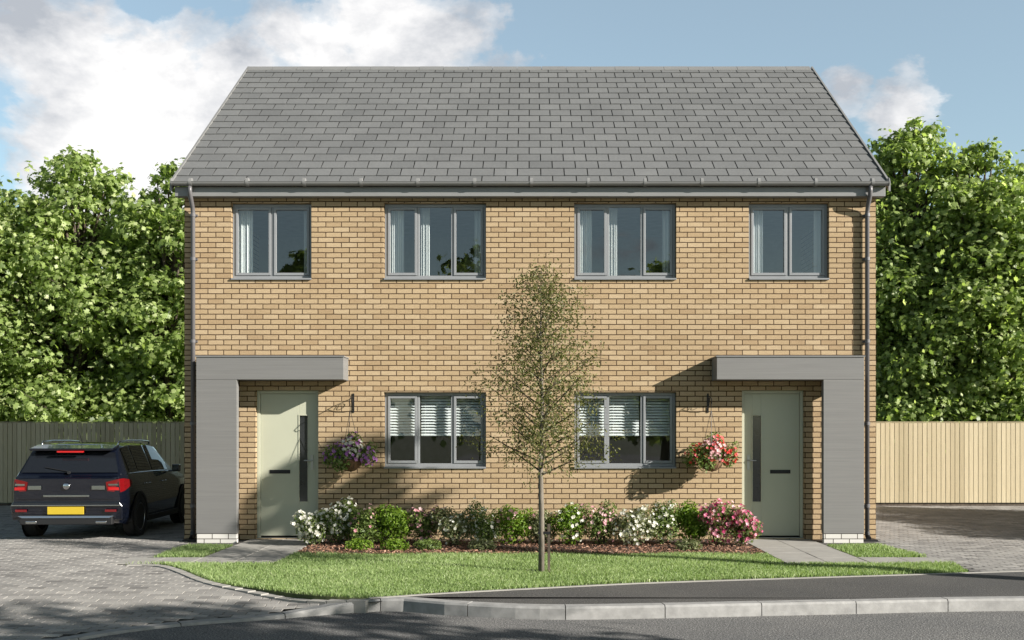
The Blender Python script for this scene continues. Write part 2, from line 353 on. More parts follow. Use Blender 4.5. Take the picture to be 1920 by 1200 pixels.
# roof: every tile a slab in one mesh
def roof():
    V = []; Fc = []; var = []
    HWR = 5.19
    eave = Vector((0, -.16, 5.17)); ridge = Vector((0, RY, RZ))
    sl = ridge-eave; L = sl.length; e = sl.normalized(); nrm = Vector((0, -e.z, e.y))
    rows = 19; ex = L/rows; tw = .345
    for side in (0, 1):
        for r in range(rows):
            off = (tw/2 if r % 2 else 0)
            xs_ = [-HWR]; x = -HWR+(tw if not off else off)
            while x < HWR-.08: xs_.append(x); x += tw
            xs_.append(HWR)
            for a, b in zip(xs_[:-1], xs_[1:]):
                g = .0075; j = random.uniform(-.0025, .0025); jt = random.uniform(-.0015, .002)
                s0 = r*ex-.012+j; s1 = (r+1)*ex+.07
                if r == rows-1: s1 = L-.02
                lift0, lift1 = .021+jt, .004
                val = min(1, max(0, random.gauss(.5, .22)))
                n0 = len(V)
                for (xx, ss, hh) in ((a+g, s0, lift0-.013), (b-g, s0, lift0-.013), (b-g, s0, lift0), (a+g, s0, lift0), (b-g, s1, lift1), (a+g, s1, lift1)):
                    p = eave+e*ss+nrm*hh
                    y = p.y if side == 0 else 2*RY-p.y
                    V.append((xx, y, p.z)); var.append(val)
                q = [(0,1,2,3),(3,2,4,5),(1,4,2,2),(0,3,5,5)]
                Fc.append((n0, n0+1, n0+2, n0+3)); Fc.append((n0+3, n0+2, n0+4, n0+5)); Fc.append((n0+1, n0+4, n0+2)); Fc.append((n0, n0+3, n0+5))
    me = bpy.data.meshes.new('roof'); me.from_pydata(V, [], Fc); me.update()
    at = me.attributes.new('var', 'FLOAT', 'POINT'); at.data.foreach_set('value', var)
    ro = finish('roof', me, M['roof'], house)
    # underlay closes the gaps
    u = MB()
    for s in (0, 1):
        pts = [(-.14, 5.14), (RY, RZ-.025)]
        ya, yb = (pts[0][0], pts[1][0]) if s == 0 else (2*RY-pts[0][0], RY)
        u.quad((-HWR+.01, ya, 5.14), (HWR-.01, ya, 5.14), (HWR-.01, yb, RZ-.025), (-HWR+.01, yb, RZ-.025))
    u.build('roof_underlay', M['joint'], ro)
    rt = MB(); x = -HWR
    while x < HWR-.05:
        x1 = min(x+.45, HWR); dz = random.uniform(-.002, .002)
        rt.add([(x+.003, RY-.13, RZ-.055+dz), (x+.003, RY, RZ+.035+dz), (x+.003, RY+.13, RZ-.055+dz), (x1-.003, RY-.13, RZ-.055+dz), (x1-.003, RY, RZ+.035+dz), (x1-.003, RY+.13, RZ-.055+dz),
                (x+.003, RY-.13, RZ-.075+dz), (x1-.003, RY-.13, RZ-.075+dz)],
               [(0, 3, 4, 1), (1, 4, 5, 2), (6, 7, 3, 0), (0, 1, 2), (3, 5, 4)]); x += .45
    rt.build('ridge_tile', M['trim'], ro)
    # verge strips down each gable edge
    for s in (-1, 1):
        vb = MB()
        for side in (0, 1):
            a = eave-e*.01; b = ridge
            for (p, q) in ((a, b),):
                y0, y1 = (p.y, q.y) if side == 0 else (2*RY-p.y, 2*RY-q.y)
                x0, x1 = s*(HWR-.0), s*(HWR+.03)
                vb.add([(x0, y0, p.z-.10), (x1, y0, p.z-.10), (x1, y1, q.z-.10), (x0, y1, q.z-.10), (x0, y0, p.z+.045), (x1, y0, p.z+.045), (x1, y1, q.z+.035), (x0, y1, q.z+.035)],
                       [(0,3,2,1),(4,5,6,7),(0,1,5,4),(1,2,6,5),(2,3,7,6),(3,0,4,7)])
        vb.build('verge_trim', M['trim'], ro)
    return ro
roof()
g = MB(); g.box(-5.15, 5.15, -.15, -.125, 4.995, 5.135); g.box(-5.15, 5.15, -.124, .0-.002, 4.995, 5.01)
fas = g.build('fascia', M['trim'], house, bevel=.003)
g = MB()
prof = [(math.cos(a), math.sin(a)) for a in np.linspace(PI, 2*PI, 9)]
R_ = .058
for k in range(len(prof)-1):
    (c0, s0), (c1, s1) = prof[k], prof[k+1]
    for rr, fl in ((R_, 0), (R_-.004, 1)):
        a = (-5.17, -.210+c0*rr, 5.188+s0*rr); b = (5.17, -.210+c0*rr, 5.188+s0*rr); c = (5.17, -.210+c1*rr, 5.188+s1*rr); d = (-5.17, -.210+c1*rr, 5.188+s1*rr)
        g.quad(a, b, c, d) if not fl else g.quad(d, c, b, a)
g.box(-5.17, 5.17, -.210-R_-.004, -.210-R_+.006, 5.186, 5.183); g.box(-5.17, 5.17, -.210+R_-.006, -.210+R_+.004, 5.186, 5.185)
gut = g.build('gutter', M['trim'], house, smooth=False)
gb = MB()
x = -4.9
while x < 5.1:
    gb = MB(); gb.tube([(x-.02, -.210, 5.184), (x+.02, -.210, 5.184)], R_+.0035, 24); gb.box(x-.02, x+.02, -.15, -.1505, 5.1, 5.2); gb.build('gutter_bracket', M['trim'], gut); x += .82
for s in (-1, 1):
    ec = MB(); ec.tube([(s*5.168, -.210, 5.187), (s*5.18, -.210, 5.187)], R_+.003, 16)
    ec.build('gutter_end', M['trim'], gut)

def pipe(x, s):
    p = MB(); p.tube([(x, -.210, 5.14), (x, -.210, 5.06), (x, -.19, 5.0), (x+s*.0, -.09, 4.86), (x, -.06, 4.78), (x, -.06, .12)], .032, 14)
    dp = p.build('downpipe', M['pipe'], house, smooth=True)
    for z in (.5, 1.7, 2.9, 4.1, 4.74):
        c = MB(); c.tube([(x, -.06, z-.025), (x, -.06, z+.025)], .038, 14); c.box(x-.055, x+.055, -.028, -.001, z-.015, z+.015)
        c.build('pipe_clip', M['pipe'], dp, bevel=.002)
    g2 = MB(); g2.tube([(x, -.06, .12), (x, -.075, .06), (x, -.14, .03)], .036, 14); g2.box(x-.10, x+.10, -.24, -.02, -.02, .025)
    g2.build('gully', M['dark_metal'], dp)
pipe(-4.915, -1); pipe(4.915, 1)
v = MB()
for x in np.arange(-4.7, 4.8, .55): v.box(x-.05, x+.05, -.004, -.001, 4.965, 4.972)

# windows
def window(x0, x1, z0, z1, n, fill):
    yf, yb = .075, .14; fw = .045
    b = MB()
    zb = z0+.03
    b.box(x0+.004, x0+fw, yf, yb, zb, z1-.004); b.box(x1-fw, x1-.004, yf, yb, zb, z1-.004)
    b.box(x0+fw, x1-fw, yf, yb, zb, zb+fw); b.box(x0+fw, x1-fw, yf, yb, z1-fw-.004, z1-.004)
    lw = (x1-x0)/n
    lights = []
    for k in range(n):
        a = x0+k*lw+(fw if k == 0 else .018); c = x0+(k+1)*lw-(fw if k == n-1 else .018)
        if k: b.box(x0+k*lw-.018, x0+k*lw+.018, yf+.002, yb-.002, zb+fw, z1-fw-.004)
        lights.append((a, c))
    wf = b.build('window', M['frame'], house, bevel=.003)
    for k, (a, c) in enumerate(lights):
        z_0, z_1 = zb+fw+.003, z1-fw-.007
        sw = .038 if (n == 2 or k != 1) else .016
        s_ = MB(); ys, ye = yf-.012, yf+.03
        if sw > .02:
            s_.box(a+.003, a+sw, ys, ye, z_0, z_1); s_.box(c-sw, c-.003, ys, ye, z_0, z_1); s_.box(a+sw, c-sw, ys, ye, z_0, z_0+sw); s_.box(a+sw, c-sw, ys, ye, z_1-sw, z_1)
            s_.build('sash', M['frame'], wf, bevel=.003)
        m_ = sw if sw > .02 else .002
        MB().quad((a+m_-.001, yf+.02, z_0+m_-.001), (c-m_+.001, yf+.02, z_0+m_-.001), (c-m_+.001, yf+.02, z_1-m_+.001), (a+m_-.001, yf+.02, z_1-m_+.001)).build('pane', M['glass'], wf)
    sl = MB(); sl.add([(x0+.002, -.03, z0-.012+.014), (x1-.002, -.03, z0+.002), (x1-.002, .075, z0+.008), (x0+.002, .075, z0+.008),
                       (x0+.002, -.03, z0+.026), (x1-.002, -.03, z0+.026), (x1-.002, .075, z0+.034), (x0+.002, .075, z0+.034)],
                      [(0,3,2,1),(4,5,6,7),(0,1,5,4),(1,2,6,5),(2,3,7,6),(3,0,4,7)])
    sl.build('sill', M['frame'], wf, bevel=.002)
    MB().box(x0+.002, x1-.002, .142, .40, z0+.006, z0+.03).build('inner_sill', M['white_frame'], wf)
    if fill == 'curtain':
        cw = .22
        spots = ((x0+.04, cw), (x1-.04-cw*.55, cw*.55)) if n == 2 else ((x0+.05, cw), (x0+lw+.03, .12), (x1-.05-cw*.6, cw*.6))
        for (xa, wd) in spots:
            cu = MB(); N = 46; zt, zl = z1-.01, z0+.03
            pts = [(xa+wd*i/N, .24+.022*math.sin(i*1.05+xa*9)+.008*math.sin(i*.37)) for i in range(N+1)]
            for i in range(N):
                (ax, ay), (bx, by) = pts[i], pts[i+1]
                cu.quad((ax, ay, zl), (bx, by, zl), (bx, by, zt), (ax, ay, zt))
            cu.build('curtain', M['curtain'], wf, smooth=True)
    else:
        for k in range(n):
            a, c = x0+k*lw+.03, x0+(k+1)*lw-.03
            bl = MB(); bl.box(a, c, .19, .225, z1-.05, z1-.02)
            z = z1-.07; zend = z0+.50
            while z > zend:
                bl.box(-(c-a)/2, (c-a)/2, -.022, .022, -.0008, .0008, Matrix.Translation(((a+c)/2, .205, z)) @ Matrix.Rotation(math.radians(42), 4, 'X')); z -= .042
            bl.box(a, c, .192, .218, zend-.02, zend+.0)
            for xx in (a+.06, c-.06): bl.box(xx-.001, xx+.001, .18, .182, zend, z1-.05)
            bl.build('blind', M['blind'], wf)
for k, (a, b) in enumerate(UP): window(a, b, *UZ, 2 if k in (0, 3) else 3, 'curtain')
for a, b in LO: window(a, b, *LZ, 3, 'blind')

# doors
def door(x0, x1, s):                     # s: side of the glazed strip (+1 right)
    z0, z1 = .05, 2.19; yf = .10
    f = MB(); fw = .05
    f.box(x0+.002, x0+fw, yf-.02, yf+.06, .03, z1-.002); f.box(x1-fw, x1-.002, yf-.02, yf+.06, .03, z1-.002); f.box(x0+fw, x1-fw, yf-.02, yf+.06, z1-fw, z1-.002)
    a, b = x0+fw+.004, x1-fw-.004; zt = z1-fw-.004
    gx0, gx1 = (b-.245, b-.12) if s > 0 else (a+.12, a+.245)
    gz0, gz1 = .55, 1.82
    d = MB()
    d.box(a, gx0, yf, yf+.045, z0, zt); d.box(gx1, b, yf, yf+.045, z0, zt); d.box(gx0, gx1, yf, yf+.045, z0, gz0); d.box(gx0, gx1, yf, yf+.045, gz1, zt)
    do = d.build('door', M['door'], house, bevel=.003)
    f.build('door_frame', M['door'], do, bevel=.004)
    MB().box(gx0, gx1, yf+.012, yf+.02, gz0, gz1).build('glazing', M['frost'], do)
    g = MB(); g.box(gx0-.014, gx0+.002, yf-.008, yf+.01, gz0-.014, gz1+.014); g.box(gx1-.002, gx1+.014, yf-.008, yf+.01, gz0-.014, gz1+.014)
    g.box(gx0+.002, gx1-.002, yf-.008, yf+.01, gz0-.014, gz0+.002); g.box(gx0+.002, gx1-.002, yf-.008, yf+.01, gz1-.002, gz1+.014)
    g.build('glazing_bead', M['door'], do, bevel=.003)
    cx = (a+gx0)/2 if s > 0 else (gx1+b)/2
    lp = MB(); lp.box(cx-.15, cx+.15, yf-.008, yf-.001, .965, 1.02); lp.box(cx-.13, cx+.13, yf-.013, yf-.008, .975, 1.01)
    lp.build('letter_plate', M['dark_metal'], do, bevel=.002)
    hx = b-.055 if s > 0 else a+.055
    h = MB(); h.box(hx-.018, hx+.018, yf-.01, yf-.001, 1.02, 1.24); h.tube([(hx, yf-.008, 1.16), (hx, yf-.05, 1.16), (hx-s*.02, yf-.055, 1.16), (hx-s*.11, yf-.055, 1.158)], .009, 8)
    h.build('handle', M['metal'], do, bevel=.002)
    MB().box(x0+.01, x1-.01, .02, .20, -.02, .03).build('threshold', M['metal'], do, bevel=.002)
door(*DO[0], 1); door(*DO[1], -1)

# porch surrounds: deep canopy carried by one wide clad post
PD = .42
for s in (-1, 1):
    xa, xb = 2.66, 4.76; ia = 4.18
    def sx(a, b): return (s*a, s*b) if s > 0 else (-b, -a)
    def tr(p): return (s*p, )
    cn = MB(); x0, x1 = sx(xa, xb); cn.box(x0, x1, -PD, -.003, 2.325, 2.645)
    cob = cn.build('porch_canopy', M['clad'], house, bevel=.004)
    fl = MB(); fl.box(x0-.012, x1+.012, -PD-.014, -.002, 2.647, 2.665); fl.build('flashing', M['trim'], cob, bevel=.002)
    pc = MB(); x0, x1 = sx(ia, xb); pc.box(x0, x1, -PD, -PD+.11, .13, 2.323)
    pob = pc.build('porch_post', M['clad'], house, bevel=.004)
    pl = MB(); pl.box(x0+.008, x1-.008, -PD+.008, -PD+.105, -.08, .128); pl.build('plinth', M['pale_brick'], pob, bevel=.003)

# wall bracket parts and hanging baskets
def leaves(n, sampler, size, width=.5, up=.3, jit=1.0, fold=.25, flat=None):
    """n two-quad folded leaves; sampler(n)->(n,3) centres, (n,3) outward directions"""
    C, D = sampler(n)
    D = D + RNG.normal(0, .55*jit, (n, 3)); D[:, 2] += up
    D /= np.linalg.norm(D, axis=1)[:, None]+1e-9
    A = RNG.normal(0, 1, (n, 3)); A -= (A*D).sum(1)[:, None]*D; A /= np.linalg.norm(A, axis=1)[:, None]+1e-9   # leaf axis in plane
    B = np.cross(D, A)
    s = size*RNG.uniform(.6, 1.25, n)[:, None]
    w_ = s*width
    base = C-A*s*.5; tip = C+A*s*.5-D*s*.12; mid = C
    L = C-A*s*.05+B*w_*.5+D*s*fold*.4; R = C-A*s*.05-B*w_*.5+D*s*fold*.4
    V = np.stack([base, L, tip, R], 1).reshape(-1, 3)
    i = np.arange(n)*4
    Fq = np.concatenate([np.stack([i, i+1, i+2], 1), np.stack([i, i+2, i+3], 1)])
    var = np.repeat(np.clip(RNG.normal(.5, .22, n), 0, 1), 4)
    return V, Fq, var
def maple_leaves(n, sampler, size, up=.5):
    C, D = sampler(n)
    D = D*.7 + RNG.normal(0, .5, (n, 3)); D[:, 2] += up; D /= np.linalg.norm(D, axis=1)[:, None]+1e-9
    A = RNG.normal(0, 1, (n, 3)); A[:, 2] -= .5; A -= (A*D).sum(1)[:, None]*D; A /= np.linalg.norm(A, axis=1)[:, None]+1e-9
    B = np.cross(D, A); s = size*RNG.uniform(.55, 1.2, n)
    out = [(0, -.5, 0), (.28, -.42, .03), (.22, -.2, .04), (.58, -.08, -.02), (.30, .1, .05), (.32, .34, 0), (.12, .26, .04), (0, .62, -.08),
           (-.12, .26, .04), (-.32, .34, 0), (-.30, .1, .05), (-.58, -.08, -.02), (-.22, -.2, .04), (-.28, -.42, .03)]
    k = len(out); V = np.empty((n, k, 3))
    for j, (b, a, d) in enumerate(out): V[:, j] = C+(B*b+A*a+D*d)*s[:, None]
    i = (np.arange(n)*k)[:, None]
    Fq = i+np.arange(k)[None, :]
    var = np.repeat(np.clip(RNG.normal(.5, .24, n), 0, 1), k)
    return V.reshape(-1, 3), Fq, var
def ell(c, r, lo=.5):
    c = np.array(c); r = np.array(r)
    def f(n):
        d = RNG.normal(0, 1, (n, 3)); d /= np.linalg.norm(d, axis=1)[:, None]
        rad = (RNG.uniform(lo**3, 1, n))**(1/3)
        return c+d*rad[:, None]*r, d
    return f
def clumps(cs):
    """cs: list of (centre, radii, weight)"""
    ww = np.array([q[2] for q in cs], float); ww /= ww.sum()
    def f(n):
        idx = RNG.choice(len(cs), n, p=ww); C = np.array([q[0] for q in cs])[idx]; R = np.array([q[1] for q in cs])[idx]
        d = RNG.normal(0, 1, (n, 3)); d /= np.linalg.norm(d, axis=1)[:, None]
        return C+d*((RNG.uniform(.08, 1, n))**(1/3))[:, None]*R, d
    return f
def flowers(n, sampler, size, out=1.02):
    """five-petal little flowers facing outward (5 quads each)"""
    C, D = sampler(n); D = D*1.0+RNG.normal(0, .3, (n, 3)); D[:, 1] -= .35; D[:, 2] += .3; D /= np.linalg.norm(D, axis=1)[:, None]
    A = RNG.normal(0, 1, (n, 3)); A -= (A*D).sum(1)[:, None]*D; A /= np.linalg.norm(A, axis=1)[:, None]; B = np.cross(D, A)
    s = (size*RNG.uniform(.65, 1.2, n))[:, None]; Vs = []; P = 5
    for k in range(P):
        th = 2*PI*k/P; e = A*math.cos(th)+B*math.sin(th); f_ = -A*math.sin(th)+B*math.cos(th)
        Vs += [C, C+(e*.32+f_*.22+D*.10)*s, C+(e*.56+D*.16)*s, C+(e*.32-f_*.22+D*.10)*s]
    V = np.stack(Vs, 1).reshape(-1, 3); i = np.arange(n*P)*4
    Fq = np.stack([i, i+1, i+2, i+3], 1)
    return V, Fq, np.repeat(np.clip(RNG.normal(.55, .25, n), 0, 1), 4*P)

def basket(x, kind, label):
    c = empty('hanging_basket', (x, -.30, 1.16)); tag(c, label, 'hanging basket', 'hanging baskets beside the porches')
    b = MB(); b.lathe([(.001, -.15), (.07, -.14), (.13, -.09), (.165, -.02), (.175, .03), (.16, .03), (.15, .0), (.001, .0)], n=22)
    b.build('bowl', M['coir'], c, smooth=True)
    r = MB(); r.tube([(.178*math.cos(a), .178*math.sin(a), .03) for a in np.linspace(0, 2*PI, 25)], .004, 6)
    for k in range(6):
        a = k*PI/3; r.tube([(.178*math.cos(a), .178*math.sin(a), .03), (.14*math.cos(a), .14*math.sin(a), -.09), (.01, 0, -.155)], .003, 5)
    r.build('wire_frame', M['dark_metal'], c)
    ch = MB()
    for k in range(3):
        a = k*2*PI/3+.4; ch.tube([(.175*math.cos(a), .175*math.sin(a), .03), (.004*math.cos(a), .004*math.sin(a), .72)], .0035, 5)
    ch.tube([(0, 0, .72), (0, 0, .775)], .004, 6)
    ch.build('chain', M['dark_metal'], c)
    cl = clumps([((0, 0, .12), (.25, .2, .16), 3), ((-.24, -.03, .10), (.15, .14, .16), 1.2), ((.25, -.04, .08), (.14, .13, .17), 1.1), ((-.10, -.15, .0), (.15, .08, .15), 1), ((.05, 0, .29), (.14, .12, .13), .8), ((-.34, 0, .02), (.08, .08, .12), .25), ((.32, 0, .2), (.09, .08, .1), .25)])
    V, Fq, vr = leaves(1700, cl, .055, .5); npmesh('foliage', V, Fq, M['shrub'], c, vr)
    V, Fq, vr = flowers(210, clumps([((0, -.03, .14), (.27, .22, .19), 3), ((-.25, -.05, .10), (.14, .12, .16), 1.2), ((.26, -.06, .08), (.14, .12, .17), 1.2), ((.05, -.03, .30), (.12, .1, .12), .6)]), .05)
    npmesh('blossom', V, Fq, M[kind[0]], c, vr)
    V, Fq, vr = flowers(130, clumps([((.03, -.06, .17), (.2, .18, .18), 1)]), .05); npmesh('blossom', V, Fq, M[kind[1]], c, vr)
    # the bracket belongs to the wall
    k = MB(); k.box(x-.012, x+.012, -.012, -.001, 1.86, 2.14); k.tube([(x, -.008, 2.08), (x, -.16, 2.09), (x, -.31, 2.06), (x, -.345, 2.02), (x, -.33, 1.985), (x, -.30, 1.98)], .006, 7)
    k.tube([(x, -.01, 1.9), (x, -.07, 1.93), (x, -.13, 1.99), (x, -.19, 2.08)], .005, 7)
    sc = [(x, -.10-.045*math.cos(a)*(1-a/14), 2.03+.045*math.sin(a)*(1-a/14)) for a in np.linspace(0, 9, 22)]
    k.tube(sc, .0045, 6)
    k.tube([(x, -.30, 1.98), (x, -.30, 1.94)], .005, 6)
    k.build('basket_bracket', M['dark_metal'], house)
basket(-2.585, ('purple_fl', 'white_fl'), 'hanging basket of mauve and purple flowers beside the left front door')
basket(2.60, ('red_fl', 'pink_fl'), 'hanging basket of red and pink flowers beside the right front door')

# ------------------------------------------------------------------ ground
def sst(a, b, v): v = min(1, max(0, (v-a)/(b-a))); return v*v*(3-2*v)
def gz(x, y):                                 # paving falls gently to the dropped kerb at the left
    return -.095*sst(-4.6, -6.1, y)*sst(-1.2, -2.6, x)
tag(MB().quad((-400, -400, -.30), (400, -400, -.30), (400, 400, -.30), (-400, 400, -.30)).build('ground', M['ground']), kind='structure')
tag(MB().quad((-80, 7.42, -.03), (80, 7.42, -.03), (80, 90, -.03), (-80, 90, -.03)).build('back_garden_ground', M['ground']), kind='structure')
# kerb line (top outer edge) in world coordinates
KL = [(14, -5.5), (9, -5.52), (4.7, -5.60), (2.86, -5.80), (1.13, -6.02), (.1, -6.08), (-.75, -5.86), (-1.40, -5.62), (-2.38, -6.10), (-3.2, -6.52), (-3.73, -7.14), (-4.0, -8.0), (-4.15, -10), (-4.2, -22)]
def catmull(P, n=10):
    out = []
    for i in range(len(P)-1):
        p0, p1, p2, p3 = [np.array(P[min(max(j, 0), len(P)-1)], float) for j in (i-1, i, i+1, i+2)]
        for k in range(n):
            u = k/n; out.append(tuple(.5*((2*p1)+(-p0+p2)*u+(2*p0-5*p1+4*p2-p3)*u*u+(-p0+3*p1-3*p2+p3)*u**3)))
    out.append(tuple(P[-1])); return out
KP = catmull(KL, 10)
ROADZ = -.115
road = MB(); n = len(KP)
tag(MB().prism([(30, -60), (30, -5.3), *[(p[0], p[1]+.05) for p in KP], (-4.25, -60)], ROADZ-.05, ROADZ).build('road', M['road']), kind='structure')
# kerb stones
kb = MB(); acc_ = 0; seg = []; last = KP[0]
pts = [KP[0]]; 
def offs(i, d):
    a = np.array(KP[max(i-1, 0)]); b = np.array(KP[min(i+1, n-1)]); tt = (b-a)/np.linalg.norm(b-a); nn = np.array((tt[1], -tt[0]))
    return np.array(KP[i])+nn*d
arc = [0]
for i in range(1, n): arc.append(arc[-1]+math.dist(KP[i], KP[i-1]))
def at(sv, d):
    i = 1
    while i < n-1 and arc[i] < sv: i += 1
    u = min(1, max(0, (sv-arc[i-1])/(arc[i]-arc[i-1]))); a = offs(i-1, d); b = offs(i, d); return a*(1-u)+b*u
sv = 0; KW = .13
while sv < arc[-1]-.2:
    e = min(sv+.914, arc[-1]); m = 4
    q = [sv+.004+(e-sv-.008)*k/m for k in range(m+1)]; dz = random.uniform(-.002, .002)
    for k in range(m):
        P = [at(q[k], 0), at(q[k+1], 0), at(q[k+1], KW), at(q[k], KW)]
        Z = [max(ROADZ+.014, gz(*p))+.004+dz for p in P]
        Q = [at(q[k], -.014), at(q[k+1], -.014)]
        vs = [(P[0][0], P[0][1], Z[0]), (P[1][0], P[1][1], Z[1]), (P[2][0], P[2][1], Z[2]), (P[3][0], P[3][1], Z[3]),
              (Q[0][0], Q[0][1], Z[0]-.02), (Q[1][0], Q[1][1], Z[1]-.02), (Q[0][0], Q[0][1], ROADZ-.02), (Q[1][0], Q[1][1], ROADZ-.02)]
        kb.add(vs, [(0, 1, 2, 3), (4, 5, 1, 0), (6, 7, 5, 4)])
        if k == 0: kb.add([(P[0][0], P[0][1], Z[0]), (P[3][0], P[3][1], Z[3]), (P[3][0], P[3][1], -.2), (Q[0][0], Q[0][1], -.2), (Q[0][0], Q[0][1], Z[0]-.02)], [(0, 1, 2, 3, 4)])
    sv = e
tag(kb.build('kerb', M['kerb']), kind='structure')
# wide concrete channel course in front of the dropped part
def inpoly(x, y, P):
    c = False; j = len(P)-1
    for i in range(len(P)):
        if (P[i][1] > y) != (P[j][1] > y) and x < (P[j][0]-P[i][0])*(y-P[i][1])/(P[j][1]-P[i][1])+P[i][0]: c = not c
        j = i
    return c
LAWN = [gp(*q) for q in ((700, 1121), (830, 1112), (960, 1105), (1200, 1093), (1440, 1085), (1700, 1077), (1818, 1073))]
LAWN += [gp(1790, 1060), (5.0, -2.98), (3.98, -2.98), (3.98, -2.95)]
lawn_front = LAWN[:]
lawn_poly = catmull([(-4.84, -2.93), gp(318, 1062), gp(400, 1091), gp(480, 1104), gp(590, 1117), *LAWN[:7], gp(1818, 1073)], 5) + [(5.05, -2.93)]
lawn2 = [(-3.05, -2.93), (3.05, -2.93), (3.05, -1.93), (-3.05, -1.93)]          # strip between the two paths
isl = [(-4.75, -2.25), (-4.12, -2.25), (-4.12, -.8), (-4.75, -.8)]
isr = [(4.12, -2.25), (5.0, -2.25), (4.85, -.8), (4.12, -.8)]
lb = MB()
for P in (lawn_poly, lawn2, isl, isr): lb.prism(P, -.06, .0)
tag(lb.build('lawn', M['soil']), kind='structure')
# asphalt footway
fw = [(30, -5.3)]+[(p[0], p[1]) for p in KP if p[0] > -1.45]
# order: along the kerb (right to left), back along the lawn edge (left to right)
fpoly = [(14, -3.7)]+[tuple(at(s_, KW-.01)) for s_ in np.linspace(0, arc[[i for i in range(n) if KP[i][0] > -1.35][-1]], 50)]+[gp(694, 1123), gp(830, 1114), gp(960, 1107), gp(1200, 1095), gp(1440, 1087), gp(1700, 1079), gp(1820, 1075), gp(2100, 1066)]
tag(MB().prism(fpoly, -.06, .001).build('footway', M['footway']), kind='structure')
# thin concrete edging between lawn and footway
ed = MB(); EL = catmull([gp(694, 1123), gp(830, 1114), gp(960, 1107), gp(1200, 1095), gp(1440, 1087), gp(1700, 1079), gp(1825, 1075), gp(2100, 1066)], 8)
for i in range(len(EL)-1):
    a, b = EL[i], EL[i+1]; dx, dy = b[0]-a[0], b[1]-a[1]; L = math.hypot(dx, dy); nx, ny = -dy/L*.05, dx/L*.05
    ed.prism([(a[0], a[1]), (b[0], b[1]), (b[0]+nx, b[1]+ny), (a[0]+nx, a[1]+ny)], -.05, .008)
tag(ed.build('lawn_edging', M['slab']), kind='structure')
# planting bed
bed = [(-3.04, -1.92), (3.04, -1.92), (3.04, -.004), (-3.04, -.004)]
tag(MB().prism(bed, -.06, .012).build('planting_bed', M['bedsoil']), kind='structure')
nchip = 9000
cx = RNG.uniform(-3.02, 3.02, nchip); cy = -.02-np.abs(RNG.uniform(0, 1, nchip))**.6*1.98
V, Fq, vr = leaves(nchip, lambda n: (np.stack([cx, cy, RNG.uniform(.012, .04, n)], 1), np.tile([0, 0, 1.], (n, 1))), .055, .35, up=.8, fold=.1)
tag(npmesh('bark_chippings', V, Fq, M['mulch'], None, vr), 'reddish brown bark chippings spread over the planting bed below the shrubs', 'bark chippings', kind='stuff')
# slab paths
def slabs(rects, name):
    b = MB()
    for (x0, x1, y0, y1, nx, ny) in rects:
        for i in range(nx):
            for j in range(ny):
                a = x0+(x1-x0)*i/nx; c = x0+(x1-x0)*(i+1)/nx; d = y0+(y1-y0)*j/ny; e = y0+(y1-y0)*(j+1)/ny; h = .008+random.uniform(-.002, .002)
                b.box(a+.004, c-.004, d+.004, e-.004, -.05, h)
    return b
pb = slabs([(-4.1, -3.08, -2.9, -.003, 2, 5), (-5.02, -4.1, -2.9, -2.28, 2, 1)], 'p'); tag(pb.build('left_path', M['slab'], bevel=.003), kind='structure')
pb = slabs([(3.08, 4.1, -2.9, -.003, 2, 5), (4.1, 5.1, -2.9, -2.28, 2, 1)], 'p'); tag(pb.build('right_path', M['slab'], bevel=.003), kind='structure')
jb = MB(); jb.box(-5.02, -3.06, -2.92, 0, -.08, -.004); jb.box(3.06, 5.1, -2.92, 0, -.08, -.004)
tag(jb.build('path_bedding', M['joint']), kind='structure')
# block paving, individually laid blocks in one sheet
def paving(name, inside, x0, x1, y0, y1, bw=.21, bh=.105, ang=0.0, zoff=0.0):
    V = []; Fc = []; var = []; ca, sa = math.cos(ang), math.sin(ang); g = .0035
    R = max(abs(x0), abs(x1), abs(y0), abs(y1))*1.6; cx, cy = (x0+x1)/2, (y0+y1)/2; g = .0055
    nx = int((math.hypot(x1-x0, y1-y0))/bw/2)+2; ny = int(math.hypot(x1-x0, y1-y0)/bh/2)+2
    for j in range(-ny, ny):
        for i in range(-nx, nx):
            u0 = i*bw+(bw/2 if j % 2 else 0); v0 = j*bh
            uc, vc = u0+bw/2, v0+bh/2; X = cx+uc*ca-vc*sa; Y = cy+uc*sa+vc*ca
            if not (x0 < X < x1 and y0 < Y < y1) or not inside(X, Y): continue
            dz = random.uniform(-.0016, .0016); ch = .0015; n0 = len(V); vv = min(1, max(0, random.gauss(.5, .24)))
            for (du, dv, dd) in ((g, g, -.008), (bw-g, g, -.008), (bw-g, bh-g, -.008), (g, bh-g, -.008), (g+ch, g+ch, 0), (bw-g-ch, g+ch, 0), (bw-g-ch, bh-g-ch, 0), (g+ch, bh-g-ch, 0)):
                u, v_ = u0+du, v0+dv; X = cx+u*ca-v_*sa; Y = cy+u*sa+v_*ca
                V.append((X, Y, gz(X, Y)+dz+dd+zoff)); var.append(vv)
            Fc += [(n0+4, n0+5, n0+6, n0+7), (n0, n0+1, n0+5, n0+4), (n0+1, n0+2, n0+6, n0+5), (n0+2, n0+3, n0+7, n0+6), (n0+3, n0, n0+4, n0+7)]
    o = npmesh(name, V, Fc, M['paver'], None, var)
    return tag(o, kind='structure')
kpoly = [tuple(at(s_, KW+.06)) for s_ in np.linspace(arc[[i for i in range(n) if KP[i][0] > -1.5][-1]], arc[-1], 60)]
lpv = [gp(694, 1124), gp(590, 1119), gp(480, 1106), gp(398, 1092), gp(314, 1062), (-4.86, -3.0), (-5.03, -2.9), (-5.03, -2.26), (-4.77, -2.24), (-4.77, -.9), (-5.06, -.02), (-5.07, 7.25), (-15, 7.25), (-15, -20)]+kpoly[::-1]
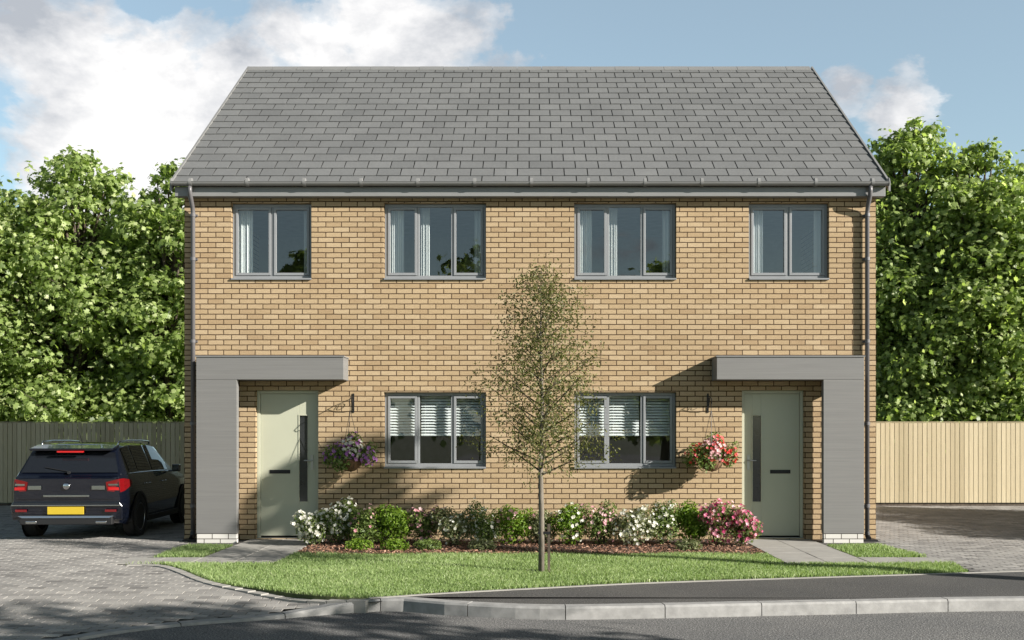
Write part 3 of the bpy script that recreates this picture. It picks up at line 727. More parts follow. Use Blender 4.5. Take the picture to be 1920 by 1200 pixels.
paving('left_driveway', lambda x, y: inpoly(x, y, lpv), -13.5, -1.2, -11, 7.3, ang=math.radians(0))
rpv = [gp(1832, 1075), gp(1795, 1059), (5.12, -2.9), (5.12, -2.26), (4.98, -2.24), (4.87, -.8), (5.07, -.02), (5.07, 7.25), (15, 7.25), (15, -3.4), gp(2100, 1066)]
paving('right_driveway', lambda x, y: inpoly(x, y, rpv), 4.6, 13, -4.2, 7.3)
sb = MB(); N = 60
for P, nm in ((lpv, 'l'), (rpv, 'r')): pass
# jointing sand sheet under the blocks
sand = MB(); gx = np.arange(-14, -.9, .35); gy = np.arange(-12, 7.5, .35)
for x in gx:
    for y in gy:
        if inpoly(x+.17, y+.17, lpv) or inpoly(x, y, lpv) or inpoly(x+.35, y, lpv) or inpoly(x, y+.35, lpv) or inpoly(x+.35, y+.35, lpv):
            if y < -6 and x > -4.2 and not inpoly(x+.17, y+.17, lpv): continue
            sand.quad(*[(a, b, gz(a, b)-.011) for a, b in ((x, y), (x+.35, y), (x+.35, y+.35), (x, y+.35))])
sand.box(4.62, 14, -3.6, 7.3, -.08, -.012)
tag(sand.build('jointing_sand', M['joint']), kind='structure')
# edge course of blocks beside the lawn and kerb: dark channel stones
ec = MB(); EP = catmull([gp(694, 1124), gp(590, 1119), gp(480, 1106), gp(398, 1092), gp(314, 1062), (-4.84, -3.02)], 9); 
acc2 = [0]
for i in range(1, len(EP)): acc2.append(acc2[-1]+math.dist(EP[i], EP[i-1]))
def at2(sv, d):
    i = 1
    while i < len(EP)-1 and acc2[i] < sv: i += 1
    u = (sv-acc2[i-1])/(acc2[i]-acc2[i-1]); a, b = np.array(EP[i-1]), np.array(EP[i]); tt = (b-a)/np.linalg.norm(b-a); return a+(b-a)*u+np.array((-tt[1], tt[0]))*d
sv = 0
while sv < acc2[-1]-.1:
    P = [at2(sv+.004, 0), at2(sv+.196, 0), at2(sv+.196, .10), at2(sv+.004, .10)]
    ec.prism([(p[0], p[1]) for p in P], -.14, max(gz(*P[0]), gz(*P[2]))+.012); sv += .2
tag(ec.build('edge_course', M['slab'], bevel=.003), kind='structure')

# grass
def grass():
    polys = [lawn_poly, lawn2, isl, isr]; pts = []
    for P, dens in zip(polys, (5200, 4200, 4200, 4200)):
        X = np.array(P); x0, y0 = X.min(0); x1, y1 = X.max(0); m = int((x1-x0)*(y1-y0)*dens)
        q = np.stack([RNG.uniform(x0, x1, m), RNG.uniform(y0, y1, m)], 1)
        c = np.zeros(m, bool); j = len(P)-1
        for i in range(len(P)):
            xi, yi = P[i]; xj, yj = P[j]
            cond = ((yi > q[:, 1]) != (yj > q[:, 1])) & (q[:, 0] < (xj-xi)*(q[:, 1]-yi)/(yj-yi+1e-12)+xi); c ^= cond; j = i
        pts.append(q[c])
    P = np.concatenate(pts); n = len(P)
    clump = np.sin(P[:, 0]*3.1+1.3*np.sin(P[:, 1]*2.3))*np.cos(P[:, 1]*3.7+P[:, 0]*.9)
    h = RNG.uniform(.022, .05, n)*(1+.25*clump); th = RNG.uniform(0, 2*PI, n); w = RNG.uniform(.0022, .0045, n)
    lean = RNG.uniform(0, .9, n)*h; la = RNG.uniform(0, 2*PI, n)
    b = np.stack([P[:, 0], P[:, 1], np.zeros(n)], 1); wv = np.stack([np.cos(th)*w, np.sin(th)*w, np.zeros(n)], 1)
    top = b+np.stack([np.cos(la)*lean, np.sin(la)*lean, h], 1); mid = b+np.stack([np.cos(la)*lean*.35, np.sin(la)*lean*.35, h*.6], 1)
    V = np.stack([b-wv, b+wv, mid+wv*.8, top, mid-wv*.8], 1).reshape(-1, 3); i = np.arange(n)*5
    Fq = np.stack([i, i+1, i+2, i+3, i+4], 1)
    var = np.repeat(np.clip(RNG.normal(.48, .2, n)+.12*clump+(RNG.uniform(0, 1, n) > .95)*.4, 0, 1), 5)
    return tag(npmesh('lawn_grass', V, Fq, M['grass'], None, var), 'short green mown grass covering the front lawn between the paths and the pavement', 'grass', kind='stuff')
grass()

# ------------------------------------------------------------------ fences
def fence(x0, x1, label):
    f = empty('timber_fence', ((x0+x1)/2, 7.3, 0)); tag(f, label, 'fence', 'timber board fences at the sides of the houses')
    cx = (x0+x1)/2; top = 1.76; bay = (x1-x0)/math.ceil((x1-x0)/2.4); nb = round((x1-x0)/bay)
    for k in range(nb):
        a = x0+k*bay-cx; V = []; Fc = []; var = []; pitch = .0985; m = int(bay/pitch); pitch = bay/m
        for i in range(m):
            u0 = a+i*pitch+.006; u1 = a+(i+1)*pitch-.006; dy = random.uniform(-.002, .002); n0 = len(V); vv = random.random(); zt = top+random.uniform(-.003, .003)
            for (x, y, z) in ((u0, 0, .06), (u1, 0, .06), (u1, .02, .06), (u0, .02, .06), (u0, 0, zt), (u1, 0, zt), (u1, .02, zt), (u0, .02, zt)):
                V.append((x, y+dy, z)); var.append(vv)
            Fc += [tuple(n0+q for q in t_) for t_ in ((0,3,2,1),(4,5,6,7),(0,1,5,4),(1,2,6,5),(2,3,7,6),(3,0,4,7))]
        npmesh('board_panel', V, Fc, M['fence'], f, var)
        r = MB()
        for z in (.35, 1.0, 1.6): r.box(a+.001, a+bay-.001, .024, .07, z-.04, z+.04)
        r.build('rail', M['fence'], f)
    for k in range(nb+1): MB().box(x0-cx+k*bay-.045, x0-cx+k*bay+.045, .072, .16, -.05, 1.78).build('post', M['fence'], f)
    MB().box(x0-cx, x1-cx, -.004, .06, top+.006, top+.026).build('capping', M['fence'], f, bevel=.003)
    MB().box(x0-cx, x1-cx, .03, .05, -.05, .045).build('gravel_board', M['bark'], f)
fence(-15, -5.09, 'shaded upright board fence behind the dark parked car on the left')
fence(5.09, 15, 'sunlit pale upright board fence closing the empty driveway on the right')

# ------------------------------------------------------------------ trees
def broad_tree(name, x, y, H, R, z0, nleaf, size, label, mat, group, seed, squash=1.0, dens_clumps=34, cat='tree'):
    global RNG
    st = RNG; RNG = np.random.default_rng(seed); rnd = random.Random(seed)
    o = empty(name, (x, y, 0)); tag(o, label, cat, group)
    tr = MB(); th = H*.55; r0 = .035*H**.9
    axis = [(0, 0, -.1), (.05*R*.2, 0, th*.35), (-.04*R, .03*R, th*.7), (0, 0, th), (.03, .03, H*.86)]
    tr.tube(axis, [r0*1.25, r0*.9, r0*.7, r0*.5, r0*.08], 9)
    cl = []
    for k in range(dens_clumps):
        u = (k+.5)/dens_clumps; z = z0+(H-z0)*u
        prof = math.sin(PI*min(1, max(.42, u*.86+.14)))**.62
        rr = R*prof*rnd.uniform(.35, 1.0); a = k*2.399+rnd.uniform(-.5, .5)
        c = (rr*math.cos(a), rr*math.sin(a)*squash, z+rnd.uniform(-.2, .2))
        cr = R*rnd.uniform(.16, .33)*(.30+.85*prof)
        cl.append((c, (cr*1.25, cr*1.25, cr*.6), cr*cr))
        cl.append(((c[0], c[1], c[2]+cr*.15), (cr*1.9, cr*1.9, cr*1.15), cr*cr*.22))
        s_ = (0, 0, max(th*.3, z*.62)); m_ = (c[0]*.5, c[1]*.5, (s_[2]+c[2])/2+.15)
        tr.tube([s_, m_, c], [r0*.32, r0*.2, r0*.05], 6)
        for q in range(2):
            d2 = (c[0]+rnd.uniform(-1, 1)*cr*.8, c[1]+rnd.uniform(-1, 1)*cr*.8, c[2]+rnd.uniform(-.3, .6)*cr)
            tr.tube([m_, c, d2], [r0*.1, r0*.06, r0*.02], 5)
    tr.build('trunk', M['bark'], o, smooth=True)
    V, Fq, vr = maple_leaves(nleaf, clumps(cl), size)
    npmesh('crown', V, Fq, mat, o, vr)
    RNG = st; return o
BT = [  # px, top py, depth, radius, leaves, label
    (150, 296, 38.0, 3.7, 36000, 'broad green maple behind the left fence, tallest tree on the left side'),
    (318, 318, 37.0, 2.5, 21000, 'green maple showing between the left fence and the corner of the house'),
    (-40, 340, 38.5, 3.5, 27000, 'green maple at the left edge of the picture behind the fence'),
    (1715, 230, 38.5, 3.1, 33000, 'tallest green maple close behind the right gable of the house'),
    (1838, 270, 37.5, 3.0, 30000, 'green maple behind the right fence, between the tallest maple and the picture edge'),
    (1965, 330, 37.0, 3.2, 24000, 'green maple half cut off by the right edge of the picture'),
]
for k, (px, py, d, R, nl, lab) in enumerate(BT):
    x = (px-HX)*d/F; H = (HY-py)*d/F+1.6
    broad_tree('maple_tree', x, d-CAMD, H, R, 1.2, nl, .205, lab, M['maple'], 'maple trees behind the fences', 100+k, .7, 84)
# darker second row that closes the view between the maples
for k, (px, py, d, R, nl, lab) in enumerate(((60, 400, 46, 5.0, 9000, 'shadowy maple deep behind the left hand row of trees, near the picture edge'), (300, 395, 46, 4.4, 8000, 'shadowy maple deep behind the left hand trees, beside the house'),
                                  (1700, 370, 46, 4.8, 9000, 'shadowy maple deep behind the right hand trees, beside the house'), (1900, 400, 46, 5.0, 9000, 'shadowy maple deep behind the right hand row of trees, near the picture edge'))):
    x = (px-HX)*d/F; H = (HY-py)*d/F+1.6
    broad_tree('maple_tree', x, d-CAMD, H, R, .6, int(nl*1.6), .28, lab, M['maple'], 'maple trees behind the fences', 140+k, .5, 40)

# young tree on the lawn
def young_tree():
    x, y = .125, -3.76
    o = empty('young_tree', (x, y, 0)); tag(o, 'slender young pale barked tree with a sparse pointed crown standing alone on the front lawn', 'tree')
    rnd = random.Random(5); tr = MB()
    H = 3.42
    ax = [(0, 0, -.03), (.004, 0, .5), (-.006, .01, 1.1), (.01, 0, 1.9), (-.008, .01, 2.7), (0, 0, H)]
    tr.tube(ax, [.036, .031, .027, .019, .010, .003], 10)
    tb = tr.build('trunk', M['pale_bark'], o, smooth=True)
    br = MB(); P = []; D = []
    for k in range(64):
        u = k/63; z = 1.10+u*(H-1.2); L = (1.0-u)**.62*1.08*rnd.uniform(.55, 1.02)+.10
        if u < .10: L *= .72
        a = k*2.399+rnd.uniform(-.4, .4); pitch = .45+.5*u
        p0 = Vector((0, 0, z)); d = Vector((math.cos(a), math.sin(a), pitch)).normalized()
        p1 = p0+d*L*.5; p2 = p0+d*L*.8+Vector((0, 0, .03*L)); p3 = p2+Vector((d.x, d.y, -.15)).normalized()*L*.25
        br.tube([p0, p1, p2, p3], [.009*(1-u)+.003, .006*(1-u)+.002, .0035, .0018], 5)
        m = int(16*L)+4
        for i in range(m):
            t_ = rnd.uniform(.22, 1); q = p0.lerp(p3, t_)+Vector([rnd.gauss(0, .07) for _ in range(3)])*(.6+L)
            P.append(tuple(q)); D.append(tuple(d))
            if i % 3 == 0: br.tube([p0.lerp(p3, t_*.95), q], [.0022, .0012], 4, False)
    br.build('branches', M['stem'], o)
    P = np.array(P); D = np.array(D); reps = 12
    C = np.repeat(P, reps, 0)+RNG.normal(0, .05, (len(P)*reps, 3)); DD = np.repeat(D, reps, 0)
    V, Fq, vr = leaves(len(C), lambda n: (C, DD), .040, .5, up=.3, jit=1.2)
    npmesh('foliage', V, Fq, M['birch'], o, vr)
    st = MB(); st.box(.07, .10, -.02, .02, -.1, .55); so_ = st.build('stake', M['bark'], o)
    t2 = MB(); t2.box(-.04, .10, -.025, .03, .44, .47); t2.build('tree_tie', M['dark_metal'], so_)
young_tree()

# ------------------------------------------------------------------ shrubs in the bed
def shrub(x, y, rx, h, leafmat, flmat, nfl, label, lsize=.045, nl=1500, name='flowering_shrub', flsize=.05, wd=.5):
    o = empty(name, (x, y, 0)); tag(o, label, 'shrub', 'shrubs along the front wall')
    cs = []
    for k in range(9):
        a = k*2.399; r = rx*(.15+.5*random.random()); hh = h*random.uniform(.35, .8)
        cs.append(((r*math.cos(a), r*math.sin(a)*.7, hh), (rx*.42, rx*.38, h*.26), 1))
    cs.append(((0, 0, h*.42), (rx*.75, rx*.6, h*.4), 2.0))
    st = MB()
    for k in range(9):
        c = cs[k][0]; st.tube([(c[0]*.12, c[1]*.12, -.02), (c[0]*.5, c[1]*.5, c[2]*.5), (c[0], c[1], c[2]+h*.15)], [.007, .005, .002], 5)
    st.build('stems', M['stem'], o)
    V, Fq, vr = leaves(nl, clumps(cs), lsize, wd, up=.45); V[:, 2] = np.maximum(V[:, 2], .015)
    npmesh('foliage', V, Fq, M[leafmat], o, vr)
    if nfl:
        fc = [((c[0]*1.08, c[1]*1.08-.02, c[2]+.02), (r[0]*1.02, r[1]*1.02, r[2]*1.08), w) for c, r, w in cs]
        def shell(n):
            C, D = clumps(fc)(n*2); nrm = (D[:, 1] < .35); C, D = C[nrm][:n], D[nrm][:n]
            return C, D
        m = min(nfl, 10**6); C, D = shell(m)
        V, Fq, vr = flowers(len(C), lambda n: (C, D), flsize); V[:, 2] = np.maximum(V[:, 2], .02)
        npmesh('blossom', V, Fq, M[flmat], o, vr)
def bx(px, d): return (px-HX)*d/F
SH = [
 (585, 15.1, .26, .46, 'shrub', 'white_fl', 150, 'white flowered low bush at the left end of the flower bed', .04, .055),
 (636, 15.2, .28, .56, 'shrub', 'white_fl', 130, 'white flowered bush, second from the left end of the flower bed', .045, .055),
 (686, 15.0, .25, .50, 'shrub', 'pink_fl', 40, 'dark green bush with a few pale pink flowers under the left basket', .05, .045),
 (735, 15.1, .30, .55, 'shrub_bright', None, 0, 'fresh green flowerless bush below the left edge of the left ground floor window', .055, 0),
 (795, 15.2, .28, .52, 'shrub', 'pink_fl', 120, 'pale pink flowered bush below the middle of the left ground floor window', .045, .05),
 (850, 15.0, .28, .50, 'shrub_grey', 'white_fl', 60, 'greyish bush with small white flowers below the left window right light', .045, .045),
 (905, 15.1, .29, .54, 'shrub', 'white_fl', 70, 'green and white bush just left of the space under the young tree', .045, .05),
 (960, 15.2, .29, .50, 'shrub_bright', 'pink_fl', 50, 'fresh green bush with scattered pink flowers left of the young tree trunk', .05, .05),
 (1015, 15.2, .27, .44, 'shrub_grey', None, 0, 'low olive green bush directly behind the young tree trunk', .042, 0),
 (1070, 15.1, .28, .54, 'shrub_bright', 'white_fl', 50, 'fresh green bush right of the young tree trunk with few white flowers', .05, .05),
 (1130, 15.1, .29, .55, 'shrub', 'pink_fl', 110, 'bush with pinkish red flowers on top below the right ground floor window', .045, .05),
 (1188, 15.0, .29, .52, 'shrub_grey', 'white_fl', 190, 'bush thick with white daisies below the right ground floor window', .042, .05),
 (1240, 15.1, .26, .56, 'shrub', 'white_fl', 70, 'dark green bush with white flowers under the right edge of the right window', .045, .05),
 (1295, 15.2, .29, .55, 'shrub_bright', None, 0, 'fresh green flowerless bush under the right hanging basket', .055, 0),
 (1345, 15.0, .27, .56, 'shrub', 'magenta_fl', 230, 'magenta and white flowered bush, left one of the bright pair near the right path', .04, .052),
 (1392, 14.95, .25, .50, 'shrub', 'magenta_fl', 190, 'magenta flowered bush at the right end of the flower bed', .04, .052),
]
for (px, d, rx, h, lm, fm, nf, lab, ls, fs) in SH:
    shrub(bx(px, d), d-CAMD, rx*1.16, h*1.13, lm, fm, int(nf*1.25), lab, ls, 2600, flsize=fs or .05)
for (px, d, lm, lab) in ((672, 14.5, 'shrub_bright', 'small bright green clump at the front of the bed, leftmost of three low clumps'), (740, 14.45, 'shrub_bright', 'small bright green clump at the front of the bed, middle one of three'),
                     (802, 14.5, 'shrub', 'small dark green clump at the front of the bed, rightmost of three low clumps'), (905, 14.5, 'shrub_grey', 'small olive feathery clump at the front of the bed below the left window'), (1290, 14.5, 'shrub_grey', 'small olive feathery clump at the front of the bed below the right basket')):
    o = empty('low_plant', (bx(px, d), d-CAMD, 0)); tag(o, lab, 'plant', 'low plants at the front of the bed')
    V, Fq, vr = leaves(420, ell((0, 0, .07), (.20, .15, .10), .1), .055, .42, up=.7); V[:, 2] = np.maximum(V[:, 2], .015); npmesh('foliage', V, Fq, M[lm], o, vr)
    s2 = MB()
    for k in range(8): a = k*.785; s2.tube([(0, 0, 0), (.08*math.cos(a), .06*math.sin(a), .06), (.15*math.cos(a), .11*math.sin(a), .09)], .003, 4)
    s2.build('stems', M['stem'], o)

# ------------------------------------------------------------------ car
def mat_paint():
    t = NT('dark_blue_car_paint')
    return t.out(t.bsdf({'Base Color': c4((.004, .006, .014)), 'Roughness': .2, 'Metallic': .2, 'Coat Weight': 1.0, 'Coat Roughness': .03, 'Specular IOR Level': .6}))
def mat_simple(name, col, rough=.4, metal=0, **k):
    t = NT(name); return t.out(t.bsdf({'Base Color': c4(col), 'Roughness': rough, 'Metallic': metal, **k}))
M['paint'] = mat_paint(); M['carglass'] = mat_simple('tinted_car_glass', (.012, .014, .018), .03, 0, **{'Specular IOR Level': 1.0})
M['rubber'] = mat_simple('tyre_rubber', (.015, .015, .015), .8); M['plastic'] = mat_simple('black_plastic', (.012, .012, .013), .55)
M['chrome'] = mat_simple('bright_trim', (.7, .7, .7), .18, 1.0); M['alloy'] = mat_simple('alloy_wheel', (.45, .45, .46), .3, 1.0)
M['lamp_red'] = mat_simple('red_lamp_lens', (.16, .004, .006), .1, 0, **{'Coat Weight': 1.0})
M['brake_red'] = mat_simple('bright_red_lens', (.55, .012, .014), .15, 0, **{'Coat Weight': 1.0})
M['plate'] = mat_simple('yellow_number_plate', (.60, .43, .03), .4)
def car():
    c = empty('parked_car', (-6.72, -.14, 0)); c.rotation_euler = (0, 0, math.radians(2)); tag(c, 'dark estate car with roof rails parked on the left drive, tail towards the street', 'car')
    # stations along y (0 rear bumper .. 3.9 nose): each a half section list of (halfwidth, z)
    W_ = .82
    def sec(y):
        # returns list of (x,z) from sill to roof centre
        def lerp(a): 
            for (y0, v0), (y1, v1) in zip(a[:-1], a[1:]):
                if y <= y1: u = (y-y0)/(y1-y0); u = u*u*(3-2*u) if False else u; return v0+(v1-v0)*u
            return a[-1][1]
        zb = lerp([(0, .34), (.1, .25), (.4, .2), (3.5, .2), (3.9, .3)])
        wm = W_*lerp([(0, .93), (.12, .985), (.5, 1), (3.0, 1), (3.6, .95), (3.9, .82)])
        belt = lerp([(0, .90), (.10, .93), (1.5, .92), (2.7, .90), (3.3, .82), (3.9, .62)])
        top = lerp([(0, .90), (.10, .955), (.30, 1.31), (.42, 1.375), (.8, 1.405), (1.7, 1.40), (2.1, 1.36), (2.75, .96), (3.4, .86), (3.9, .64)])
        wr = W_*lerp([(0, .90), (.10, .90), (.30, .76), (.8, .745), (2.1, .73), (2.75, .86), (3.4, .8), (3.9, .7)])
        k = max(0., (top-belt))
        return [(0, zb), (wm*.9, zb), (wm*.975, zb+.1), (wm, .55), (wm*.985, belt-.12), (wm*.955, belt), (wm*.955+(wr-wm*.955)*.55, belt+k*.55), (wr, belt+k*.93), (wr*.86, top-.004), (wr*.5, top+.012*min(1, k*5)), (0, top+.018*min(1, k*5))]
    ys = [0, .05, .10, .2, .30, .36, .42, .6, .8, 1.2, 1.7, 1.95, 2.1, 2.4, 2.75, 3.1, 3.4, 3.6, 3.78, 3.9]
    b = MB(); rows = []
    for y in ys:
        s = sec(y); full = s+[(-x, z) for x, z in s[-2:0:-1]]; rows.append(full)
    m = len(rows[0])
    vs = [(x, y, z) for y, r in zip(ys, rows) for x, z in r]; fs = []
    for i in range(len(ys)-1):
        for k in range(m): fs.append((i*m+k, (i+1)*m+k, (i+1)*m+(k+1) % m, i*m+(k+1) % m))
    fs.append(tuple(range(m))); fs.append(tuple(reversed([(len(ys)-1)*m+k for k in range(m)])))
    b.add(vs, fs); body = b.build('body', M['paint'], c, smooth=True)
    mod = body.modifiers.new('bevel', 'BEVEL'); mod.width = .012; mod.segments = 2; mod.limit_method = 'ANGLE'; mod.angle_limit = math.radians(40)
    def pt(y, j, sgn, push=.006):                       # point on section y at fractional index j
        s = sec(y); i = int(j); u = j-i; x = s[i][0]+(s[min(i+1, 10)][0]-s[i][0])*u; z = s[i][1]+(s[min(i+1, 10)][1]-s[i][1])*u
        return (sgn*(x+push), y, z)
    # side windows
    for sgn in (-1, 1):
        for (ya, yb) in ((.40, .74), (.80, 1.42), (1.50, 2.30)):
            g = MB(); N = 5
            for k in range(N):
                y0, y1 = ya+(yb-ya)*k/N, ya+(yb-ya)*(k+1)/N
                def jt(y): return 7.0 if y < 2.0 else 7.0-(y-2.0)*2.2
                def jb(y): return 5.25
                for q in range(3):
                    a0, a1 = q/3, (q+1)/3
                    P = [pt(y0, jb(y0)+(jt(y0)-jb(y0))*a0, sgn), pt(y1, jb(y1)+(jt(y1)-jb(y1))*a0, sgn), pt(y1, jb(y1)+(jt(y1)-jb(y1))*a1, sgn), pt(y0, jb(y0)+(jt(y0)-jb(y0))*a1, sgn)]
                    g.quad(*(P if sgn > 0 else P[::-1]))
            g.build('side_window', M['carglass'], c, smooth=True)
        tr = MB(); tr.tube([pt(y, 5.15, sgn, .008) for y in np.linspace(.38, 2.45, 12)], .006, 5); tr.build('window_trim', M['chrome'], c)
        rl = MB(); rl.tube([(sgn*.56, .50, 1.385), (sgn*.565, .56, 1.43), (sgn*.57, .9, 1.445), (sgn*.565, 1.6, 1.44), (sgn*.56, 1.95, 1.425), (sgn*.555, 2.0, 1.375)], .013, 8); rl.build('roof_rail', M['chrome'], c, smooth=True)
        cl = MB()
        for y in (.97, 2.5):
            cl.add([(sgn*1.0*(W_+.001), y, .90)], []) 
        for yc in (.72, 3.08):
            ar = MB()
            r0 = .335; pts = []
            for k in range(17):
                a = PI*k/16*1.12-.06*PI; pts.append((yc+r0*math.cos(a), .30+r0*math.sin(a)))
            for k in range(16):
                (y0, z0), (y1, z1) = pts[k], pts[k+1]
                yo0, zo0 = yc+(y0-yc)*1.14, .30+(z0-.30)*1.14; yo1, zo1 = yc+(y1-yc)*1.14, .30+(z1-.30)*1.14
                xo = W_+.012
                ar.add([(sgn*xo, y0, z0), (sgn*xo, y1, z1), (sgn*(xo-.004), yo1, zo1), (sgn*(xo-.004), yo0, zo0)], [(0, 1, 2, 3) if sgn < 0 else (3, 2, 1, 0)])
                ar.add([(sgn*xo, y0, z0), (sgn*xo, y1, z1), (sgn*(xo-.2), y1, z1), (sgn*(xo-.2), y0, z0)], [(0, 1, 2, 3)])
            # dark arch well
            ar.lathe([(.001, 0), (.33, 0)], n=24, M=Matrix.Translation((sgn*(W_+.004), yc, .30)) @ Matrix.Rotation(PI/2, 4, 'Y'))
            ar.build('wheel_arch', M['plastic'], c)
        si = MB(); si.box(*( (W_-.02, W_+.012) if sgn > 0 else (-W_-.012, -W_+.02)), 1.1, 2.7, .2, .29); si.build('side_skirt', M['plastic'], c, bevel=.01)
        for yc in (.72, 3.08):
            Mx = Matrix.Translation((sgn*(W_-.085), yc, .30)) @ Matrix.Rotation(sgn*PI/2, 4, 'Y')
            w_ = MB(); w_.lathe([(.20, -.09), (.275, -.095), (.298, -.075), (.30, 0), (.298, .075), (.275, .098), (.205, .095), (.20, .06)], n=30, M=Mx)
            wh = w_.build('wheel', M['rubber'], c, smooth=True)
            r_ = MB(); r_.lathe([(.001, .03), (.05, .035), (.055, .06), (.001, .065)], n=16, M=Mx); r_.lathe([(.20, -.06), (.19, .04), (.207, .092), (.20, .096), (.185, .06), (.18, -.05)], n=30, M=Mx)
            for k in range(7):
                R2 = Mx @ Matrix.Rotation(2*PI*k/7, 4, 'Z'); r_.add([(.04, -.02, .05), (.19, -.028, .075), (.19, .028, .075), (.04, .02, .05), (.04, -.02, .02), (.19, -.02, .04), (.19, .02, .04), (.04, .02, .02)],
                       [(0, 1, 2, 3), (4, 7, 6, 5), (0, 4, 5, 1), (3, 2, 6, 7)], R2)
            r_.build('rim', M['alloy'], wh, bevel=.003)
        mi = MB(); mi.box(-.06, .06, -.05, .05, -.06, .06, Matrix.Translation((sgn*(W_+.10), 2.28, .98))); mi.box(-.05, .05, -.02, .02, -.01, .015, Matrix.Translation((sgn*(W_+.02), 2.28, .93)))
        mi.build('door_mirror', M['paint'], c, bevel=.02, seg=3)
        for y in (1.02, 1.85):
            hd = MB(); hd.tube([(sgn*(W_-.004), y, .79), (sgn*(W_+.02), y+.02, .79), (sgn*(W_+.02), y+.15, .79), (sgn*(W_-.004), y+.17, .79)], .008, 6)
            hd.build('door_handle', M['chrome'], c, smooth=True)
    # rear window (on the sloping hatch between y=.10 and y=.30)
    g = MB(); N = 8
    for k in range(N):
        u0, u1 = -1+2*k/N, -1+2*(k+1)/N
        def hp(u, v_):
            y = .118+(.285-.118)*v_; s = sec(y); x = u*(.70-.10*v_); z = .985+(1.275-.985)*v_
            y2 = .10+(z-.955)/(1.31-.955)*.20-.010-.012*(1-u*u)
            return (x, y2, z)
        g.quad(hp(u0, 0), hp(u1, 0), hp(u1, 1), hp(u0, 1))
    g.build('rear_window', M['carglass'], c, smooth=True)
    sp = MB(); sp.add([(-.60, .14, 1.335), (.60, .14, 1.335), (.60, .45, 1.392), (-.60, .45, 1.392), (-.60, .15, 1.30), (.60, .15, 1.30), (.60, .45, 1.34), (-.60, .45, 1.34)],
                      [(3, 2, 1, 0), (4, 5, 6, 7), (0, 1, 5, 4), (1, 2, 6, 5), (2, 3, 7, 6), (3, 0, 4, 7)]); sp.build('rear_spoiler', M['paint'], c, bevel=.012, seg=3)
    MB().box(-.19, .19, .112, .15, 1.275, 1.30).build('brake_light', M['brake_red'], c, bevel=.003)
    wp = MB(); wp.tube([(0, .085, .985), (-.02, .09, 1.0), (-.36, .125, 1.06)], .006, 6); wp.tube([(0, .09, .985), (0, .06, .985)], .022, 10); wp.build('rear_wiper', M['plastic'], c)
    an = MB(); an.tube([(.0, .62, 1.40), (.0, .56, 1.46), (.0, .48, 1.56)], [.008, .004, .003], 6); an.build('aerial', M['plastic'], c)
    # tailgate details on the rear face
    for sgn in (-1, 1):
        tl = MB(); P = [(sgn*.58, -.012, .72), (sgn*.765, .01, .70), (sgn*.80, .10, .72), (sgn*.825, .34, .80), (sgn*.815, .34, .87), (sgn*.785, .09, .90), (sgn*.75, .0, .895), (sgn*.56, -.012, .85)]
        Q = [(sgn*.58, .06, .72), (sgn*.74, .08, .69), (sgn*.74, .14, .72), (sgn*.76, .34, .80), (sgn*.75, .34, .87), (sgn*.72, .14, .90), (sgn*.70, .08, .895), (sgn*.56, .06, .85)]
        tl.add(P, [(0, 1, 6, 7), (1, 2, 5, 6), (2, 3, 4, 5)]); nq = len(P)
        tl.add(P+Q, [(0, 8, 9, 1), (1, 9, 10, 2), (2, 10, 11, 3), (7, 6, 14, 15), (6, 5, 13, 14), (5, 4, 12, 13), (0, 7, 15, 8)])
        tlo = tl.build('tail_light', M['lamp_red'], c, bevel=.006)
        lb_ = MB(); lb_.add([(sgn*.60, -.0145, .735), (sgn*.75, .0, .73), (sgn*.745, -.006, .775), (sgn*.595, -.0145, .775)], [(0, 1, 2, 3) if sgn > 0 else (3, 2, 1, 0)])
        lb_.build('lamp_band', M['brake_red'], tlo)
        lc_ = MB(); lc_.add([(sgn*.60, -.0145, .80), (sgn*.742, -.005, .80), (sgn*.737, -.005, .825), (sgn*.595, -.0145, .822)], [(0, 1, 2, 3) if sgn > 0 else (3, 2, 1, 0)])
        lc_.build('clear_band', M['chrome'], tlo)
        ll = MB(); ll.box(*((.36, .55) if sgn > 0 else (-.55, -.36)), -.02, -.010, .74, .80); ll.build('reversing_lamp', M['chrome'], c, bevel=.003)
        rf = MB(); rf.box(*((.56, .72) if sgn > 0 else (-.72, -.56)), -.045, -.03, .42, .455); rf.build('reflector', M['lamp_red'], c)
        ex = MB(); ex.box(*((.42, .58) if sgn > 0 else (-.58, -.42)), -.04, .10, .245, .29); ex.build('exhaust_tip', M['chrome'], c, bevel=.012, seg=3)
    hb = MB(); hb.add([(-.79, .02, .30), (.79, .02, .30), (.80, -.02, .50), (-.80, -.02, .50), (-.77, .2, .30), (.77, .2, .30), (.81, .3, .52), (-.81, .3, .52), (.76, -.035, .56), (-.76, -.035, .56), (.80, .3, .58), (-.80, .3, .58)],
                      [(0, 1, 2, 3), (3, 2, 8, 9), (1, 5, 6, 2), (4, 0, 3, 7), (2, 6, 10, 8), (7, 3, 9, 11), (9, 8, 10, 11), (4, 5, 1, 0)]); hb.build('rear_bumper', M['paint'], c, bevel=.015, seg=3)
    dd = MB(); dd.box(-.66, .66, -.036, .05, .235, .375); dd.build('diffuser', M['plastic'], c, bevel=.01)
    tb = MB(); tb.add([(-.62, -.055, .33), (.62, -.055, .33), (.70, -.045, .365), (-.70, -.045, .365), (-.62, .03, .33), (.62, .03, .33), (.70, .03, .365), (-.70, .03, .365)],
                      [(0, 1, 2, 3), (3, 2, 6, 7), (4, 5, 1, 0), (1, 5, 6, 2), (4, 0, 3, 7)]); tb.build('bumper_trim', M['chrome'], c, bevel=.004)
    t2 = MB(); t2.box(-.78, .78, -.044, .02, .505, .525); t2.build('bumper_strip', M['chrome'], c, bevel=.003)
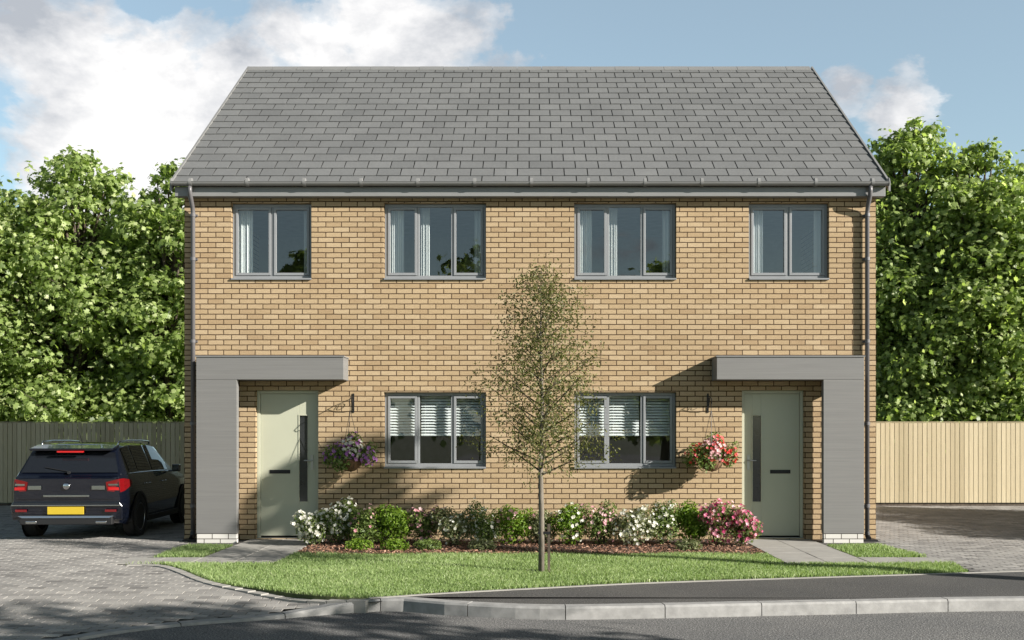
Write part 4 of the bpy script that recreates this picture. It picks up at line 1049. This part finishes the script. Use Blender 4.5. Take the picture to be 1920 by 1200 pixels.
    ng = MB(); ng.box(-.33, .33, -.022, -.008, .635, .665); ng.build('tailgate_trim', M['chrome'], c, bevel=.003)
    MB().box(-.26, .26, -.052, -.04, .385, .495).build('number_plate', M['plate'], c, bevel=.003)
    bd = MB(); bd.lathe([(.001, 0), (.045, 0), (.05, -.006), (.045, -.012), (.001, -.012)], n=24, M=Matrix.Translation((0, -.016, .79)) @ Matrix.Rotation(-PI/2, 4, 'X')); bd.build('badge', M['chrome'], c, smooth=True)
    gl = MB(); gl.tube([(-.74, .105, .965), (-.70, -.005, .60), (.70, -.005, .60), (.74, .105, .965)], .003, 4); gl.build('tailgate_seam', M['plastic'], c)
    return c
car()

# ------------------------------------------------------------------ things just outside the picture that shade it
broad_tree('street_tree', 9.1, -12.9, 6.6, 1.9, 3.7, 2600, .2, 'leafy street tree across the road, the one nearest the camera', M['maple'], 'street trees across the road', 301, 1, 20)
broad_tree('street_tree', 10.1, -6.6, 7.5, .8, 6.1, 700, .17, 'thin crowned street tree to the right of the lawn', M['maple'], 'street trees across the road', 302, 1, 14)
for k, (x, y, H) in enumerate(((-9, -30, 9), (-2, -34, 10), (6, -32, 9))):
    broad_tree('street_tree', x, y, H, 3.4, 1.5, 3500, .42, ['leafy tree far behind the camera on the left', 'leafy tree far behind the camera in the middle', 'leafy tree far behind the camera on the right'][k], M['maple'], 'street trees across the road', 310+k)
hd = empty('shade_hedge', (11.3, 1.6, 0)); tag(hd, 'unseen green hedge added on the right to shade the driveway', 'hedge')  # out-of-view hedge added to cast shade over the right driveway
HC = [((RNG.uniform(-.35, .35), yy, zz), (.55, .5, .45), 1) for yy in np.arange(-3.2, 3.4, .45) for zz in (.4, .9, 1.4, 1.85)]
V, Fq, vr = leaves(34000, clumps(HC), .11, .6); V[:, 2] = np.maximum(V[:, 2], .02); npmesh('foliage', V, Fq, M['shrub'], hd, vr)
hs = MB()
for yy in np.arange(-3.2, 3.4, .6): hs.tube([(0, yy, -.1), (.05, yy, .8), (0, yy+.1, 1.7)], [.03, .02, .01], 6)
hs.build('stems', M['stem'], hd)
